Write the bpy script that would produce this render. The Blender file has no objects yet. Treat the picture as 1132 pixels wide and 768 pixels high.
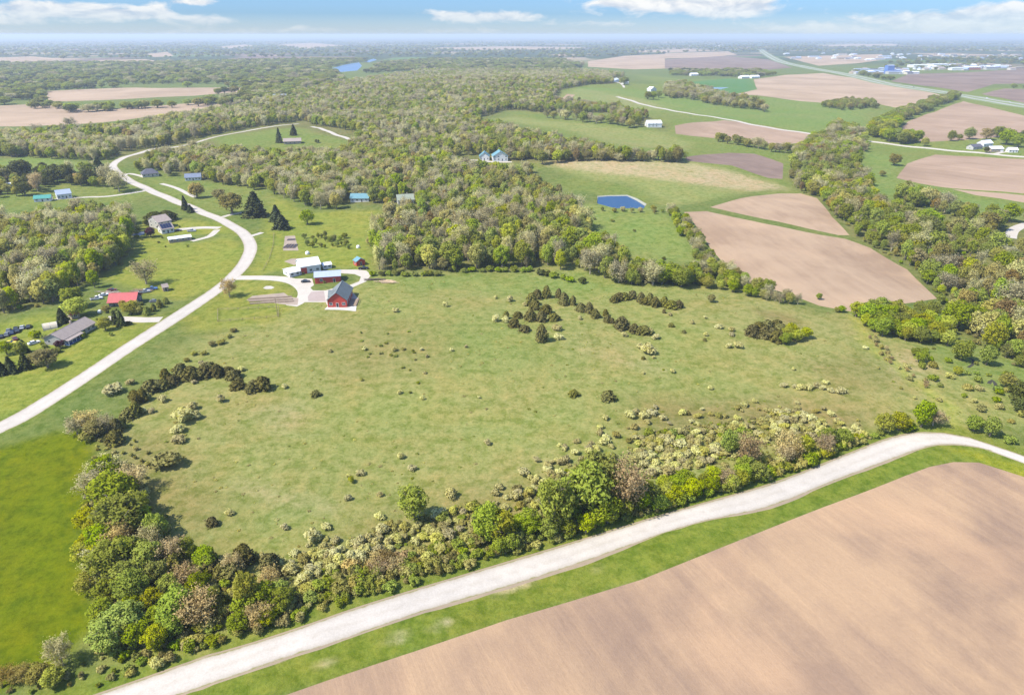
import bpy, bmesh, math, random
import numpy as np
from mathutils import Vector, Matrix, geometry
random.seed(7); RNG = np.random.default_rng(7)
SC = bpy.context.scene; COL = SC.collection
R = math.radians
# ------------------------------------------------------------------ camera (photo pixel space 1132x768)
FPX, CX, CY = 755.0, 566.0, 384.0
CAMZ = 120.0
PITCH = math.atan((CY - 38.5) / FPX)
cP, sP = math.cos(PITCH), math.sin(PITCH)

def terrain(x, y):
    x = np.asarray(x, float); y = np.asarray(y, float)
    d = np.hypot(x, y)
    g = lambda cx, cy, sx, sy, a: a * np.exp(-((x-cx)/sx)**2 - ((y-cy)/sy)**2)
    z = g(10, 270, 90, 60, 5.0) + g(-60, 390, 70, 60, 3.5) + g(170, 470, 90, 80, 6.5) + g(250, 330, 60, 90, -6.0)
    z = z + g(-330, 480, 120, 120, -4.0) + g(120, 720, 200, 120, 8.0) + g(60, 1650, 500, 420, 20.0) + g(-180, 900, 200, 150, 9.0) + g(230, 1000, 160, 120, 7.0)
    z = z + g(420, 640, 160, 260, -5.0) + g(150, 130, 60, 40, 1.5)
    w = np.clip((3200-d)/2200, 0, 1)
    z = z + w*(1.4*np.sin(x/47+1.3)*np.sin(y/61+.4) + 0.5*np.sin(x/23+y/29) + 0.25*np.sin(x/11-y/13+2))
    return z

def ground_px(pts):
    """where the line of sight through photo pixels meets the terrain"""
    p = np.asarray(pts, float).reshape(-1, 2)
    u = (p[:,0]-CX)/FPX; v = (CY-p[:,1])/FPX
    dx, dy, dz = u, cP + v*sP, -sP + v*cP
    t = -CAMZ/np.minimum(dz, -1e-4)
    # march to the first crossing, then bisect
    n = 240
    fr = np.linspace(.55, 1.35, n)
    T = t[:,None]*fr[None,:]
    below = (CAMZ + T*dz[:,None]) < terrain(T*dx[:,None], T*dy[:,None])
    k = np.argmax(below, 1); k = np.where(below.any(1), k, n-1)
    lo = t*fr[np.maximum(k-1,0)]; hi = t*fr[k]
    for _ in range(25):
        m = (lo+hi)/2
        b = (CAMZ+m*dz) < terrain(m*dx, m*dy)
        hi = np.where(b, m, hi); lo = np.where(b, lo, m)
    X, Y = hi*dx, hi*dy
    return np.stack([X, Y, terrain(X, Y)], 1)
def G(px, py):
    return Vector(ground_px([(px, py)])[0])
def to_px(P):
    P = np.asarray(P, float).reshape(-1,3)
    x, y, z = P[:,0], P[:,1], P[:,2]-CAMZ
    dep = y*cP - z*sP; up = y*sP + z*cP
    dep = np.where(dep < 1, 1, dep)
    return np.stack([CX+FPX*x/dep, CY-FPX*up/dep, dep], 1)

cam = bpy.data.cameras.new('camera'); cam.sensor_width = 36; cam.lens = 36*FPX/1132
cam.clip_start = 1; cam.clip_end = 120000
co = bpy.data.objects.new('camera', cam); COL.objects.link(co)
co.location = (0, 0, CAMZ); co.rotation_euler = (math.pi/2 - PITCH, 0, 0)
SC.camera = co

# ------------------------------------------------------------------ tagging
def tag(o, label=None, cat=None, group=None, kind=None):
    if label: o['label'] = label
    if cat: o['category'] = cat
    if group: o['group'] = group
    if kind: o['kind'] = kind
    return o
def link(name, me, mat=None, parent=None):
    o = bpy.data.objects.new(name, me); COL.objects.link(o)
    if mat is not None and me is not None and hasattr(me, 'materials') and not me.materials: me.materials.append(mat)
    if parent is not None: o.parent = parent
    return o
def empty(name, loc, rz=0.0):
    o = bpy.data.objects.new(name, None); COL.objects.link(o)
    o.location = loc; o.rotation_euler = (0, 0, rz); o.empty_display_size = .5
    return o
def npmesh(name, V, F, mat=None, smooth=False, mats=None, midx=None, normals=None):
    """V (n,3), F (m,k) one polygon size"""
    V = np.asarray(V, np.float32); F = np.asarray(F, np.int32)
    me = bpy.data.meshes.new(name)
    me.vertices.add(len(V)); me.vertices.foreach_set('co', V.ravel())
    k = F.shape[1]
    me.loops.add(F.size); me.loops.foreach_set('vertex_index', F.ravel())
    me.polygons.add(len(F)); me.polygons.foreach_set('loop_start', np.arange(0, F.size, k, dtype=np.int32))
    if mat: me.materials.append(mat)
    for m in (mats or []): me.materials.append(m)
    if midx is not None: me.polygons.foreach_set('material_index', np.asarray(midx, np.int32))
    me.polygons.foreach_set('use_smooth', np.full(len(F), smooth))
    me.update(calc_edges=True)
    if normals is not None: me.normals_split_custom_set_from_vertices(np.asarray(normals,float).tolist())
    return me

# ------------------------------------------------------------------ materials
def newmat(name):
    m = bpy.data.materials.new(name); m.use_nodes = True
    nt = m.node_tree; b = nt.nodes['Principled BSDF']
    b.inputs['Roughness'].default_value = .85
    b.inputs['Specular IOR Level'].default_value = .25
    return m, nt, b
def N(nt, t, **kw):
    n = nt.nodes.new(t)
    for k, v in kw.items():
        if hasattr(n, k): setattr(n, k, v)
        else: n.inputs[k].default_value = v
    return n
def mixc(nt, fac, a, b, mode='MIX'):
    n = nt.nodes.new('ShaderNodeMix'); n.data_type = 'RGBA'; n.blend_type = mode
    for s, v in ((n.inputs[0], fac), (n.inputs[6], a), (n.inputs[7], b)):
        if isinstance(v, (int, float)): s.default_value = v
        elif isinstance(v, tuple): s.default_value = v if len(v) == 4 else (*v, 1)
        else: nt.links.new(v, s)
    return n.outputs[2]
def ramp(nt, fac, stops):
    n = nt.nodes.new('ShaderNodeValToRGB'); e = n.color_ramp.elements
    while len(e) < len(stops): e.new(.5)
    for el, (p, c) in zip(e, stops):
        el.position = p; el.color = (*c, 1) if len(c) == 3 else c
    nt.links.new(fac, n.inputs[0]); return n.outputs[0]
def mathn(nt, op, a, b=0.0, c=None, clamp=False):
    n = nt.nodes.new('ShaderNodeMath'); n.operation = op; n.use_clamp = clamp
    for s, v in zip(n.inputs, (a, b, c)):
        if v is None: continue
        if isinstance(v, (int, float)): s.default_value = v
        else: nt.links.new(v, s)
    return n.outputs[0]
def noise(nt, vec, scale, detail=4, rough=.6, dist=0.0):
    n = nt.nodes.new('ShaderNodeTexNoise')
    n.inputs['Scale'].default_value = scale; n.inputs['Detail'].default_value = detail
    n.inputs['Roughness'].default_value = rough; n.inputs['Distortion'].default_value = dist
    if vec is not None: nt.links.new(vec, n.inputs['Vector'])
    return n.outputs['Fac']
def pos(nt, rot=0.0, scale=(1,1,1)):
    g = nt.nodes.new('ShaderNodeNewGeometry')
    m = nt.nodes.new('ShaderNodeMapping'); m.vector_type = 'TEXTURE'; m.inputs['Rotation'].default_value = (0,0,rot); m.inputs['Scale'].default_value = tuple(1/s for s in scale)
    nt.links.new(g.outputs['Position'], m.inputs['Vector']); return m.outputs[0]
def objpos(nt, scale=(1,1,1)):
    g = nt.nodes.new('ShaderNodeTexCoord')
    m = nt.nodes.new('ShaderNodeMapping'); m.inputs['Scale'].default_value = scale
    nt.links.new(g.outputs['Object'], m.inputs['Vector']); return m.outputs[0]

def paint(name, c, var=.12, scale=1.5, rough=.7, metal=0.0, stretch=(1,1,1), dirt=None):
    """a plain surface with some mottling and wear"""
    m, nt, b = newmat(name)
    v = objpos(nt, stretch)
    f = noise(nt, v, scale, 5, .65)
    col = ramp(nt, f, [(.3, tuple(x*(1-var) for x in c)), (.7, tuple(min(1,x*(1+var)) for x in c))])
    if dirt: col = mixc(nt, ramp(nt, noise(nt, v, scale*.35, 6, .7), [(.52,(0,0,0)),(.75,(.6,.6,.6))]), col, dirt)
    nt.links.new(col, b.inputs['Base Color'])
    b.inputs['Roughness'].default_value = rough; b.inputs['Metallic'].default_value = metal
    return m
def ribbed(name, c, per_m=2.0, axis=0, var=.1, rough=.5, depth=.5, metal=0.0):
    """siding boards / standing-seam sheets / shingle courses: ribs along one object axis"""
    m, nt, b = newmat(name)
    v = objpos(nt)
    w = nt.nodes.new('ShaderNodeTexWave'); w.wave_type = 'BANDS'; w.bands_direction = 'XYZ'[axis]; w.wave_profile = 'SAW'
    w.inputs['Scale'].default_value = per_m*math.pi/10*1.0; w.inputs['Distortion'].default_value = .0
    nt.links.new(v, w.inputs['Vector'])
    f = noise(nt, v, .8, 6, .7)
    col = ramp(nt, f, [(.3, tuple(x*(1-var) for x in c)), (.7, tuple(min(1,x*(1+var)) for x in c))])
    col = mixc(nt, ramp(nt, w.outputs['Fac'], [(.0,(.35,.35,.35)),(.14,(0,0,0))]), col, tuple(x*.7 for x in c))
    nt.links.new(col, b.inputs['Base Color'])
    bm = nt.nodes.new('ShaderNodeBump'); bm.inputs['Strength'].default_value = depth; bm.inputs['Distance'].default_value = .05
    nt.links.new(w.outputs['Fac'], bm.inputs['Height']); nt.links.new(bm.outputs[0], b.inputs['Normal'])
    b.inputs['Roughness'].default_value = rough; b.inputs['Metallic'].default_value = metal
    return m
# ------------------------------------------------------------------ the ground, fields and roads (one partition, shared edges)
def catmull(P, step=6):
    P = np.asarray(P, float); out = []
    for i in range(len(P)-1):
        p0 = P[max(i-1,0)]; p1 = P[i]; p2 = P[i+1]; p3 = P[min(i+2,len(P)-1)]
        L = np.hypot(*(p2-p1)); n = max(2, int(L/step))
        for t in np.linspace(0,1,n,endpoint=False):
            out.append(.5*((2*p1)+(-p0+p2)*t+(2*p0-5*p1+4*p2-p3)*t*t+(-p0+3*p1-3*p2+p3)*t**3))
    out.append(P[-1]); return np.array(out)
def band(line, w):
    """polygon of a strip of width w (number or per-point) along a world polyline"""
    L = np.asarray(line); T = np.gradient(L, axis=0); T /= np.maximum(np.hypot(T[:,0],T[:,1]),1e-6)[:,None]
    Nn = np.stack([-T[:,1], T[:,0]],1); w = np.asarray(w)/2.0
    if w.ndim: w = w[:,None]
    return np.concatenate([L+Nn*w, (L-Nn*w)[::-1]])
def px_line(pts, step=6): return catmull(ground_px(pts)[:,:2], step)
def inside(poly, x, y):
    poly = np.asarray(poly); c = np.zeros(len(x), bool); j = len(poly)-1
    lo = poly.min(0); hi = poly.max(0)
    sel = np.where((x>=lo[0])&(x<=hi[0])&(y>=lo[1])&(y<=hi[1]))[0]
    if not len(sel): return c
    xs, ys = x[sel], y[sel]; cc = np.zeros(len(sel), bool)
    for i in range(len(poly)):
        xi, yi = poly[i]; xj, yj = poly[j]
        if yi != yj:
            cc ^= ((yi>ys)!=(yj>ys)) & (xs < (xj-xi)*(ys-yi)/(yj-yi)+xi)
        j = i
    c[sel] = cc; return c
def seg_dist(poly, x, y, closed=True):
    d = np.full(len(x), 1e9); n = len(poly)
    for i in range(n if closed else n-1):
        a = poly[i]; b = poly[(i+1)%n]; ab = b-a; L2 = max(ab@ab,1e-9)
        t = np.clip(((x-a[0])*ab[0]+(y-a[1])*ab[1])/L2,0,1)
        d = np.minimum(d, np.hypot(x-a[0]-t*ab[0], y-a[1]-t*ab[1]))
    return d

REG = []   # (region key, world polygon); later wins
def field(key, pts): REG.append((key, ground_px(pts)[:,:2]))
SOIL, STUB = 'soil', 'stub'
# far and middle fields
field('tan_field_west', [(50,101),(151,97),(272,97),(265,102),(215,106),(111,111),(54,112)])
field('tan_field_west_lower', [(0,117),(40,115),(70,117),(95,122),(134,120),(215,114),(262,114),(215,122),(151,131),(77,138),(17,140),(0,140),(-80,142),(-80,118)])
field('tan_field_town', [(833,88),(868,83),(910,81),(934,85),(996,93),(1041,106),(1003,118),(989,119),(948,111),(913,114),(885,112),(840,106),(809,105),(837,99)])
field('dark_field_north', [(735,66),(800,62),(850,66),(876,75),(830,79),(765,77),(735,76)])
field('tan_field_north', [(735,59),(805,57),(815,61),(770,64),(735,65)])
field('tan_field_highway', [(866,63),(975,60),(978,66),(950,70),(905,73)])
field('tan_field_river', [(650,68),(690,62),(735,60),(735,76),(700,77),(650,74)])
field('dark_field_town', [(985,90),(1005,82),(1075,80),(1160,74),(1250,80),(1250,92),(1100,93),(1070,102)])
field('purple_field_east', [(1085,104),(1110,98),(1250,102),(1250,132),(1132,114)])
field('brown_field_east_upper', [(1003,135),(1065,112),(1132,128),(1250,150),(1250,176),(1132,152),(1027,157),(985,152)])
field('brown_field_east', [(991,197),(1003,181),(1034,171),(1132,176),(1250,184),(1250,228),(1132,214),(1041,207),(1017,203)])
field('brown_field_east_strip', [(1052,209),(1132,216),(1250,230),(1250,250),(1132,224),(1079,216)])
field('brown_field_middle', [(746,139),(800,133),(850,140),(897,149),(893,157),(856,161),(800,154),(747,148)])
field('dark_field_middle', [(757,174),(806,169),(833,170),(866,181),(865,198),(850,197),(809,183),(760,178)])
field('tan_plot', [(618,113),(627,104),(636,105),(623,117)])
field('tan_field_small', [(785,229),(820,219),(861,214),(885,214),(903,219),(920,240),(939,260),(927,260),(844,242)])
field('tan_field_large', [(756,234.5),(781,233.5),(844,247),(906,259.5),(934,264),(962,274),(1003,298),(1036,330),(1013,334),(965,341),(948,345.5),(906,338),(885,330),(827,312),(806,298),(785,274),(775,257)])
fg_edge = [(358,753),(460,719),(560,685),(635,663),(710,640),(775,614),(840,588),(911,560),(1000,526),(1027,516),(1054,510.5),(1082,511),(1132,527),(1200,552)]
E = ground_px(fg_edge)[:,:2]
d0 = (E[0]-E[2]); d0 /= np.hypot(*d0)
REG.append(('ploughed_field', np.concatenate([[E[0]+d0*160, ], E, [[330,140],[330,-160],[-260,-160]]])))
for q in ([(238,52),(270,49.5),(284,50.5),(252,54)],[(303,50),(345,47.5),(385,51),(340,54)],[(-60,66),(35,62.5),(72,65.5),(20,71)],[(163,60),(185,57.5),(192,62),(170,63.5)],[(470,53),(560,51.5),(650,52.5),(640,54.5),(520,55.5)],[(700,56),(760,54.5),(800,56),(740,58)],[(900,50),(985,48.5),(1000,50.5),(920,52.5)],[(100,67),(160,65.5),(175,68),(120,70)]): field('tan_field_distant', q)
# roads: foreground road by both its edges
up = ground_px([(151,753),(208,732),(280,711),(344,690),(408,668),(560,622),(688,583),(840,539),(930,505),(985,484),(1024,478),(1068,483),(1132,504)])[:,:2]
lo = ground_px([(237,754),(280,738),(379,706),(468,675),(560,648),(640,622),(765,579),(848,560),(930,528),(999,502),(1035,491.5),(1068,492),(1096,498),(1132,512)])[:,:2]
du = up[0]-up[3]; du /= np.hypot(*du); dr = up[-1]-up[-2]; dr /= np.hypot(*dr)
up = np.concatenate([[up[0]+du*200], up, [up[-1]+dr*120]]); lo = np.concatenate([[lo[0]+du*200], lo, [lo[-1]+dr*120]])
up, lo = catmull(up, 4), catmull(lo, 4)
rs_=np.random.default_rng(3); wob=np.convolve(rs_.uniform(-.5,2.0,len(lo)+4),np.ones(5)/5,'valid')[:,None]
REG.append(('road_shoulder', np.concatenate([up+np.array([-.2,.45]), (lo+np.array([.45,-.85])*wob)[::-1]])))
REG.append(('gravel_road', np.concatenate([up, lo[::-1]])))
ROADW = px_line([(-140,540),(-60,500),(0,472),(30,457),(90,419),(150,379),(200,347),(236,323),(258,305),(272,288),(277,272),(268,257),(250,246),(225,235.5),(195,223),(165,210),(142,199),(128,189),(125,182),(134,175.5),(148,171),(171,164.5),(191,163),(215,158),(240,151),(280,143.5),(330,137)], 4)
REG.append(('country_road', band(ROADW, np.interp(np.arange(len(ROADW)), [0, len(ROADW)*.7, len(ROADW)], [8.2,8.0,6]))))
def track(key, pts, w): REG.append((key, band(px_line(pts, 3), w)))
track('hill_road', [(345,140),(367,147),(380,151.5),(394,158)], 6)
track('driveway_farm', [(262,307),(290,307),(316,309),(330,314),(337,322),(334,331),(322,338)], 7)
REG.append(('driveway_yard', ground_px([(318,340),(325,335),(336,334),(360,334),(362,338),(372,342),(393,344),(396,330),(388,321),(389,318),(405,311),(410,304),(405,299),(395,298),(376,298),(377,302),(392,303),(399,306),(397,311),(387,315),(378,316),(360,321),(346,321),(343,318),(347,315),(345,308),(332,308),(319,308),(325,313),(331,320),(332,328),(326,334)])[:,:2]))
REG.append(('garden_paving', ground_px([(341,333),(340,328),(344,322.5),(358,321.5),(360,333)])[:,:2]))
REG.append(('garden_soil', ground_px([(313,277),(315,261),(326,260.5),(330,277)])[:,:2]))
REG.append(('garden_soil', ground_px([(272,332),(279,327),(314,323.5),(320,328),(330,329.5),(329,337),(318,337),(296,334)])[:,:2]))
REG.append(('garden_soil', ground_px([(314,289),(322,286),(342,285),(346,289),(325,293)])[:,:2]))
track('driveway_left', [(178,353),(160,353.5),(147,353),(130,352.5),(115,352)], 6.5)
track('driveway_house', [(243,252),(228,251.5),(210,252.5),(195,254)], 5.5)
track('driveway_barn', [(240,254),(232,261),(222,264),(212,266.5)], 4.5)
track('driveway_grove', [(246,240),(254,237.5),(268,235)], 4)
track('driveway_lawn', [(277,261),(284,259),(290,257)], 3.5)
track('driveway_cottage', [(160,211),(120,217),(95,218),(60,220.5)], 4)
track('driveway_hip', [(137,195),(142,192),(160,196)], 4)
track('driveway_long', [(178,203),(195,208),(207,214),(216,218)], 4)
track('driveway_white', [(505,180),(520,177),(545,179),(566,179)], 5)
track('driveway_grey', [(455,173),(462,175),(468,176)], 6)
track('driveway_hill', [(678,90),(687,93),(690,97)], 5)
track('county_road', [(682,107),(697,111),(713,116),(753,124),(800,131.5),(844,140),(899,148.5),(950,155),(1045,166),(1132,173.5),(1260,186)], 8)
track('farm_lane', [(1100,170.2),(1107,168.6),(1116,167.5)], 5)
track('bend_road', [(1240,250),(1150,247),(1132,249),(1120,255),(1117,263)], 7)
HW = px_line([(840,55),(858,66),(889,74),(934,82),(982,93),(1052,104),(1132,117.5),(1300,146)], 40)
T_ = np.gradient(HW, axis=0); T_ /= np.hypot(T_[:,0],T_[:,1])[:,None]; Nn_ = np.stack([-T_[:,1],T_[:,0]],1)
REG.append(('highway_verge', band(HW, 58)))
REG.append(('highway', band(HW+Nn_*12, 9))); REG.append(('highway', band(HW-Nn_*12, 9)))
track('far_road', [(782,53.5),(790,52.5),(798,49.5)], 30)
# water
REG.append(('pond_bank', ground_px([(660,225),(660.3,216.8),(672,215.9),(693.5,215.5),(704,219.4),(714.8,225.6),(711.5,230.4),(680,230.4)])[:,:2]))
REG.append(('pond_water', ground_px([(660.5,225),(661,217.5),(672,216.6),(693,216.2),(703,220),(714,226),(711,230),(680,230)])[:,:2]))
REG.append(('field_pond', ground_px([(764,95),(785,95.5),(806,96.5),(795,98.5),(783,99.5),(772,97.5)])[:,:2]))
REG.append(('river_water', ground_px([(367,75.5),(381,71.5),(397,69),(400,73),(395,78),(374,80)])[:,:2]))
REG.append(('river_water', ground_px([(402,68),(413,65),(417,66.5),(408,69)])[:,:2]))
track('creek_water', [(1093,424),(1097,420),(1101,426),(1099,431)], 1.3)
track('creek_water', [(1070,395),(1076,398),(1075,403),(1070,406)], 1.1)

# tints of the open ground: (colour, polygon px, softness m)
TB = dict(meadow=(.238,.228,.078), lawn=(.215,.222,.042), vivid=(.122,.140,.0015), green=(.165,.19,.048), field_green=(.165,.208,.055), olive=(.225,.225,.080),
          straw=(.37,.285,.17), brown=(.185,.135,.06), wood=(.16,.15,.055), verge=(.155,.180,.026), pale=(.25,.235,.10), fresh=(.178,.212,.058))
TINT = []
def tint(c, pts, soft=8, amt=1.0): TINT.append((TB[c], ground_px(pts)[:,:2], soft, amt))
WOOD_C = [(415,303),(480,301),(540,299),(600,298),(640,300),(672,312),(700,303),(690,285),(660,270),(650,250),(640,235),(625,225),(600,212),(590,195),(600,183),(640,179),(700,180),(757,181),(757,177),(685,173),(660,169),(621,159),(575,149),(540,140),(520,132),(560,122),(604,125),(671,125),(678,135),(735,145),(740,138),(700,128),(690,122),(612,112),(620,100),(650,94),(690,92),(690,84),(640,79),(470,79),(390,92),(270,119),(215,129),(150,143),(0,153),(-120,153),(-120,175),(0,174),(100,173),(150,176),(215,197),(300,208),(395,226),(440,228),(412,250),(405,270)]
WOOD_L = [(-60,350),(0,349),(55,337),(88,318),(112,306),(135,292),(150,272),(154,258),(148,248),(110,240),(60,246),(0,250),(-60,260)]
WOOD_R = [(870,195),(900,168),(893,157),(950,157),(960,166),(945,182),(958,203),(968,214),(985,222),(1003,212),(1040,213),(1080,226),(1132,236),(1240,250),(1240,470),(1150,440),(1132,410),(1100,394),(1065,372),(1040,352),(1036,332),(1003,297),(962,273),(940,262),(920,240),(903,219),(880,210)]
tint('green', [(590,97),(690,92),(1250,96),(1250,262),(1000,250),(930,230),(700,190),(560,130)], 14)
tint('wood', WOOD_C, 6); tint('wood', WOOD_L, 5, .8); tint('wood', WOOD_R, 7, .8)
tint('field_green', [(950,160),(1000,178),(985,200),(1040,212),(1132,232),(1132,245),(1060,238),(985,222),(955,203)], 6)
tint('field_green', [(617,112),(640,96),(690,99),(760,103),(830,108),(960,112),(955,140),(890,147),(800,131),(720,118),(680,122)], 12)
tint('olive', [(540,131),(572,129.5),(607,134),(678,141),(727,146),(760,156),(757,166),(685,160),(621,142)], 10)
tint('pale', [(610,113),(640,98),(720,112),(745,122),(700,124)], 14, .6)
tint('olive', [(597,179),(760,176),(868,206),(800,218),(735,229),(700,205),(640,196)], 8)
tint('straw', [(600,180),(640,176),(760,180),(820,193),(868,208),(830,211),(740,200),(640,188)], 9)
tint('green', [(610,198),(640,196),(690,206),(735,222),(720,232),(660,214),(625,212)], 5, .8)
tint('fresh', [(600,222),(640,225),(720,230),(745,240),(760,262),(770,290),(690,285),(650,255),(620,240)], 8)
tint('meadow', [(640,270),(700,285),(760,300),(900,345),(1000,350),(1200,420),(1200,480),(1024,476),(688,580),(400,668),(150,752),(105,690),(110,560),(130,470),(210,380),(300,345),(420,305),(600,300)], 10)
tint('fresh', [(400,303),(640,301),(700,320),(640,330),(520,322),(430,318)], 12, .9)
tint('fresh', [(150,395),(230,390),(300,400),(330,430),(260,425),(180,420)], 10, .6)
tint('brown', [(355,355),(440,350),(520,365),(540,395),(470,415),(380,420),(330,390)], 16, .30)
tint('brown', [(700,440),(860,440),(960,455),(960,480),(820,485),(720,490)], 12, .55)
tint('brown', [(830,340),(880,350),(890,362),(845,352)], 4, .5)
tint('straw', [(285,452),(330,445),(342,465),(310,478)], 7, .38)
tint('straw', [(265,535),(320,545),(380,555),(370,568),(300,560)], 5, .42)
tint('straw', [(640,385),(720,400),(740,410),(700,408)], 6, .32)
tint('straw', [(975,400),(1010,385),(1040,410),(1020,425),(990,420)], 4, .45)
tint('brown', [(110,480),(180,480),(260,560),(240,620),(170,590),(120,540)], 12, .45)
tint('brown', [(420,560),(520,540),(640,520),(640,560),(500,610),(420,630),(300,640)], 12, .35)
tint('brown', [(880,400),(960,390),(1000,430),(930,440)], 10, .35)
tint('fresh', [(480,370),(560,345),(640,370),(620,410),(520,410)], 18, .55)
tint('field_green', [(1010,380),(1060,375),(1120,400),(1200,430),(1200,455),(1100,430),(1045,405)], 7, .8)
for a in ([(300,481),(420,478),(520,474),(560,480)], [(235,592),(330,566),(345,560)], [(945,345),(960,380),(1010,420),(1050,450),(1056,478)], [(640,368),(720,395),(745,408)]):
    TINT.append((TB['olive'] if a[0][0] != 945 else (.27,.27,.055), ground_px(a)[:,:2], 2.2, -.75))    # faint tracks
tint('lawn', [(172,262),(210,270),(255,260),(272,275),(262,300),(240,318),(200,332),(160,325),(110,306),(150,280),(140,262)], 4)
tint('lawn', [(150,245),(205,243),(250,247),(272,262),(235,258),(180,262),(150,260)], 4)
tint('lawn', [(290,255),(300,215),(340,235),(420,232),(408,262),(412,300),(380,296),(300,300),(270,310),(285,285)], 5)
tint('lawn', [(200,352),(262,310),(318,309),(330,338),(300,356),(230,366),(210,368)], 6, .85)
tint('lawn', [(0,358),(50,345),(115,352),(175,350),(165,375),(110,405),(60,440),(0,462),(-60,480),(-60,370)], 5, .9)
tint('green', [(150,190),(205,197),(290,206),(300,222),(262,238),(225,232),(175,212)], 5)
tint('green', [(30,212),(80,200),(150,205),(168,212),(150,222),(60,228),(0,235),(0,215)], 6)
tint('fresh', [(0,177),(30,172),(60,176),(110,181),(110,188),(60,190),(0,195),(-40,195)], 5)
tint('green', [(235,153),(300,143),(332,141),(352,148),(392,158),(370,164),(320,166),(250,166)], 5)
tint('green', [(520,180),(560,180),(600,181),(595,188),(530,186)], 4)
tint('vivid', [(-200,560),(0,494),(60,478),(100,472),(106,500),(105,560),(92,600),(105,660),(110,690),(60,735),(0,765),(-200,850)], 2.5)
tint('lawn', [(-60,480),(0,445),(40,425),(60,432),(0,470)], 4, .5)
TINT.append((TB['verge'], np.concatenate([lo, E[::-1]]), 1.5, 1.0))
TINT.append(((.24,.235,.02), ground_px([(1056,495),(1132,514),(1200,535),(1200,560),(1132,528),(1082,511)])[:,:2], 2.5, .8))
TINT.append((TB['verge'], band(up, 12), 3, .8))
TINT.append((TB['verge'], band(ROADW, 15), 4, .35))
tint('green', [(700,82),(760,88),(835,86),(840,101),(785,104),(740,98)], 15)

for q in ([(425,709),(438,700),(452,700),(448,708)],[(474,696),(488,687),(503,682),(500,690)],[(350,737),(366,729),(372,732),(360,738)],[(655,628),(668,624),(664,630)],[(540,657),(560,650),(590,640),(588,645),(556,657)]): TINT.append(((.42,.34,.22),ground_px(q)[:,:2],.9,.8))
TINT.append(((.085,.185,.062), ground_px([(758,91),(800,87),(832,88),(839,101),(810,103),(785,103),(762,97)])[:,:2], 12, .9))
# --- partition
cs = []
rad = [14.0]
while rad[-1] < 45000: rad.append(rad[-1]*1.0135 + .25)
for i, r in enumerate(rad):
    na = max(24, int(R(104)/(.0135+.35/r)))
    a = np.linspace(-R(52), R(52), na) + (.5*R(104)/na)*(i%2)
    cs.append(np.stack([r*np.sin(a), r*np.cos(a)],1))
    if i % 6 == 0:
        b = np.linspace(R(56), R(304), 40); cs.append(np.stack([r*np.sin(b), r*np.cos(b)],1))
cs = np.concatenate(cs)
PV = [cs]; PE = []; nv = len(cs)
def dense(poly):
    out = []
    for a, b in zip(poly, np.roll(poly, -1, 0)):
        L = np.hypot(*(b-a)); s = max(3.0, .018*np.hypot(*((a+b)/2))); n = max(1, int(L/s))
        for t in range(n): out.append(a+(b-a)*t/n)
    return np.array(out)
for key, poly in REG:
    q = dense(poly); k = len(q)
    PV.append(q); PE += [(nv+i, nv+(i+1)%k) for i in range(k)]; nv += k
near_lo = np.array([lo[np.argmin(np.hypot(*(lo-p).T))] for p in up])
for fr in (.06,.16,.28,.40,.5,.60,.72,.84,.94):
    PV.append(up+(near_lo-up)*fr)
TR = np.gradient(ROADW,axis=0); TR/=np.hypot(TR[:,0],TR[:,1])[:,None]; NR=np.stack([-TR[:,1],TR[:,0]],1)
for fr in (-.88,-.55,-.2,.2,.55,.88): PV.append(ROADW[:int(len(ROADW)*.75)]+NR[:int(len(ROADW)*.75)]*4.05*fr)
allv = np.concatenate(PV)
cdt = geometry.delaunay_2d_cdt([Vector(p) for p in allv.tolist()], PE, [], 0, 0.02)
V2 = np.array([tuple(v) for v in cdt[0]]); F3 = np.array([tuple(f) for f in cdt[2] if len(f)==3], np.int32)
cen = V2[F3].mean(1)
regid = np.zeros(len(F3), int)
for i, (key, poly) in enumerate(REG): regid[inside(poly, cen[:,0], cen[:,1])] = i+1
VZ = terrain(V2[:,0], V2[:,1])
keyidx = {k: [i+1 for i,(kk,_) in enumerate(REG) if kk==k] for k,_ in REG}
for k in keyidx:                                       # standing water lies level, a little below its banks
    if k in ('pond_water','field_pond','river_water'):
        for i in keyidx[k]:
            vs = np.unique(F3[regid==i])
            if len(vs): VZ[vs] = VZ[vs].min() - .3
V3 = np.column_stack([V2, VZ])
TC = np.tile(np.array([.135,.16,.045]), (len(V2),1))
dist = np.hypot(V2[:,0], V2[:,1])
for c, poly, soft, amt in TINT:
    line = amt < 0
    lo_ = poly.min(0)-soft*3; hi_ = poly.max(0)+soft*3
    s = np.where((V2[:,0]>lo_[0])&(V2[:,0]<hi_[0])&(V2[:,1]>lo_[1])&(V2[:,1]<hi_[1]))[0]
    if not len(s): continue
    d = seg_dist(poly, V2[s,0], V2[s,1], not line)
    if line: w = np.clip(1.5-d/soft,0,1)*-amt
    else:
        ins = inside(poly, V2[s,0], V2[s,1]); sd = np.where(ins, d, -d)
        t = np.clip(.5+sd/(2*soft),0,1); w = t*t*(3-2*t)*amt
    TC[s] = TC[s]*(1-w[:,None]) + np.array(c)*w[:,None]

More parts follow.
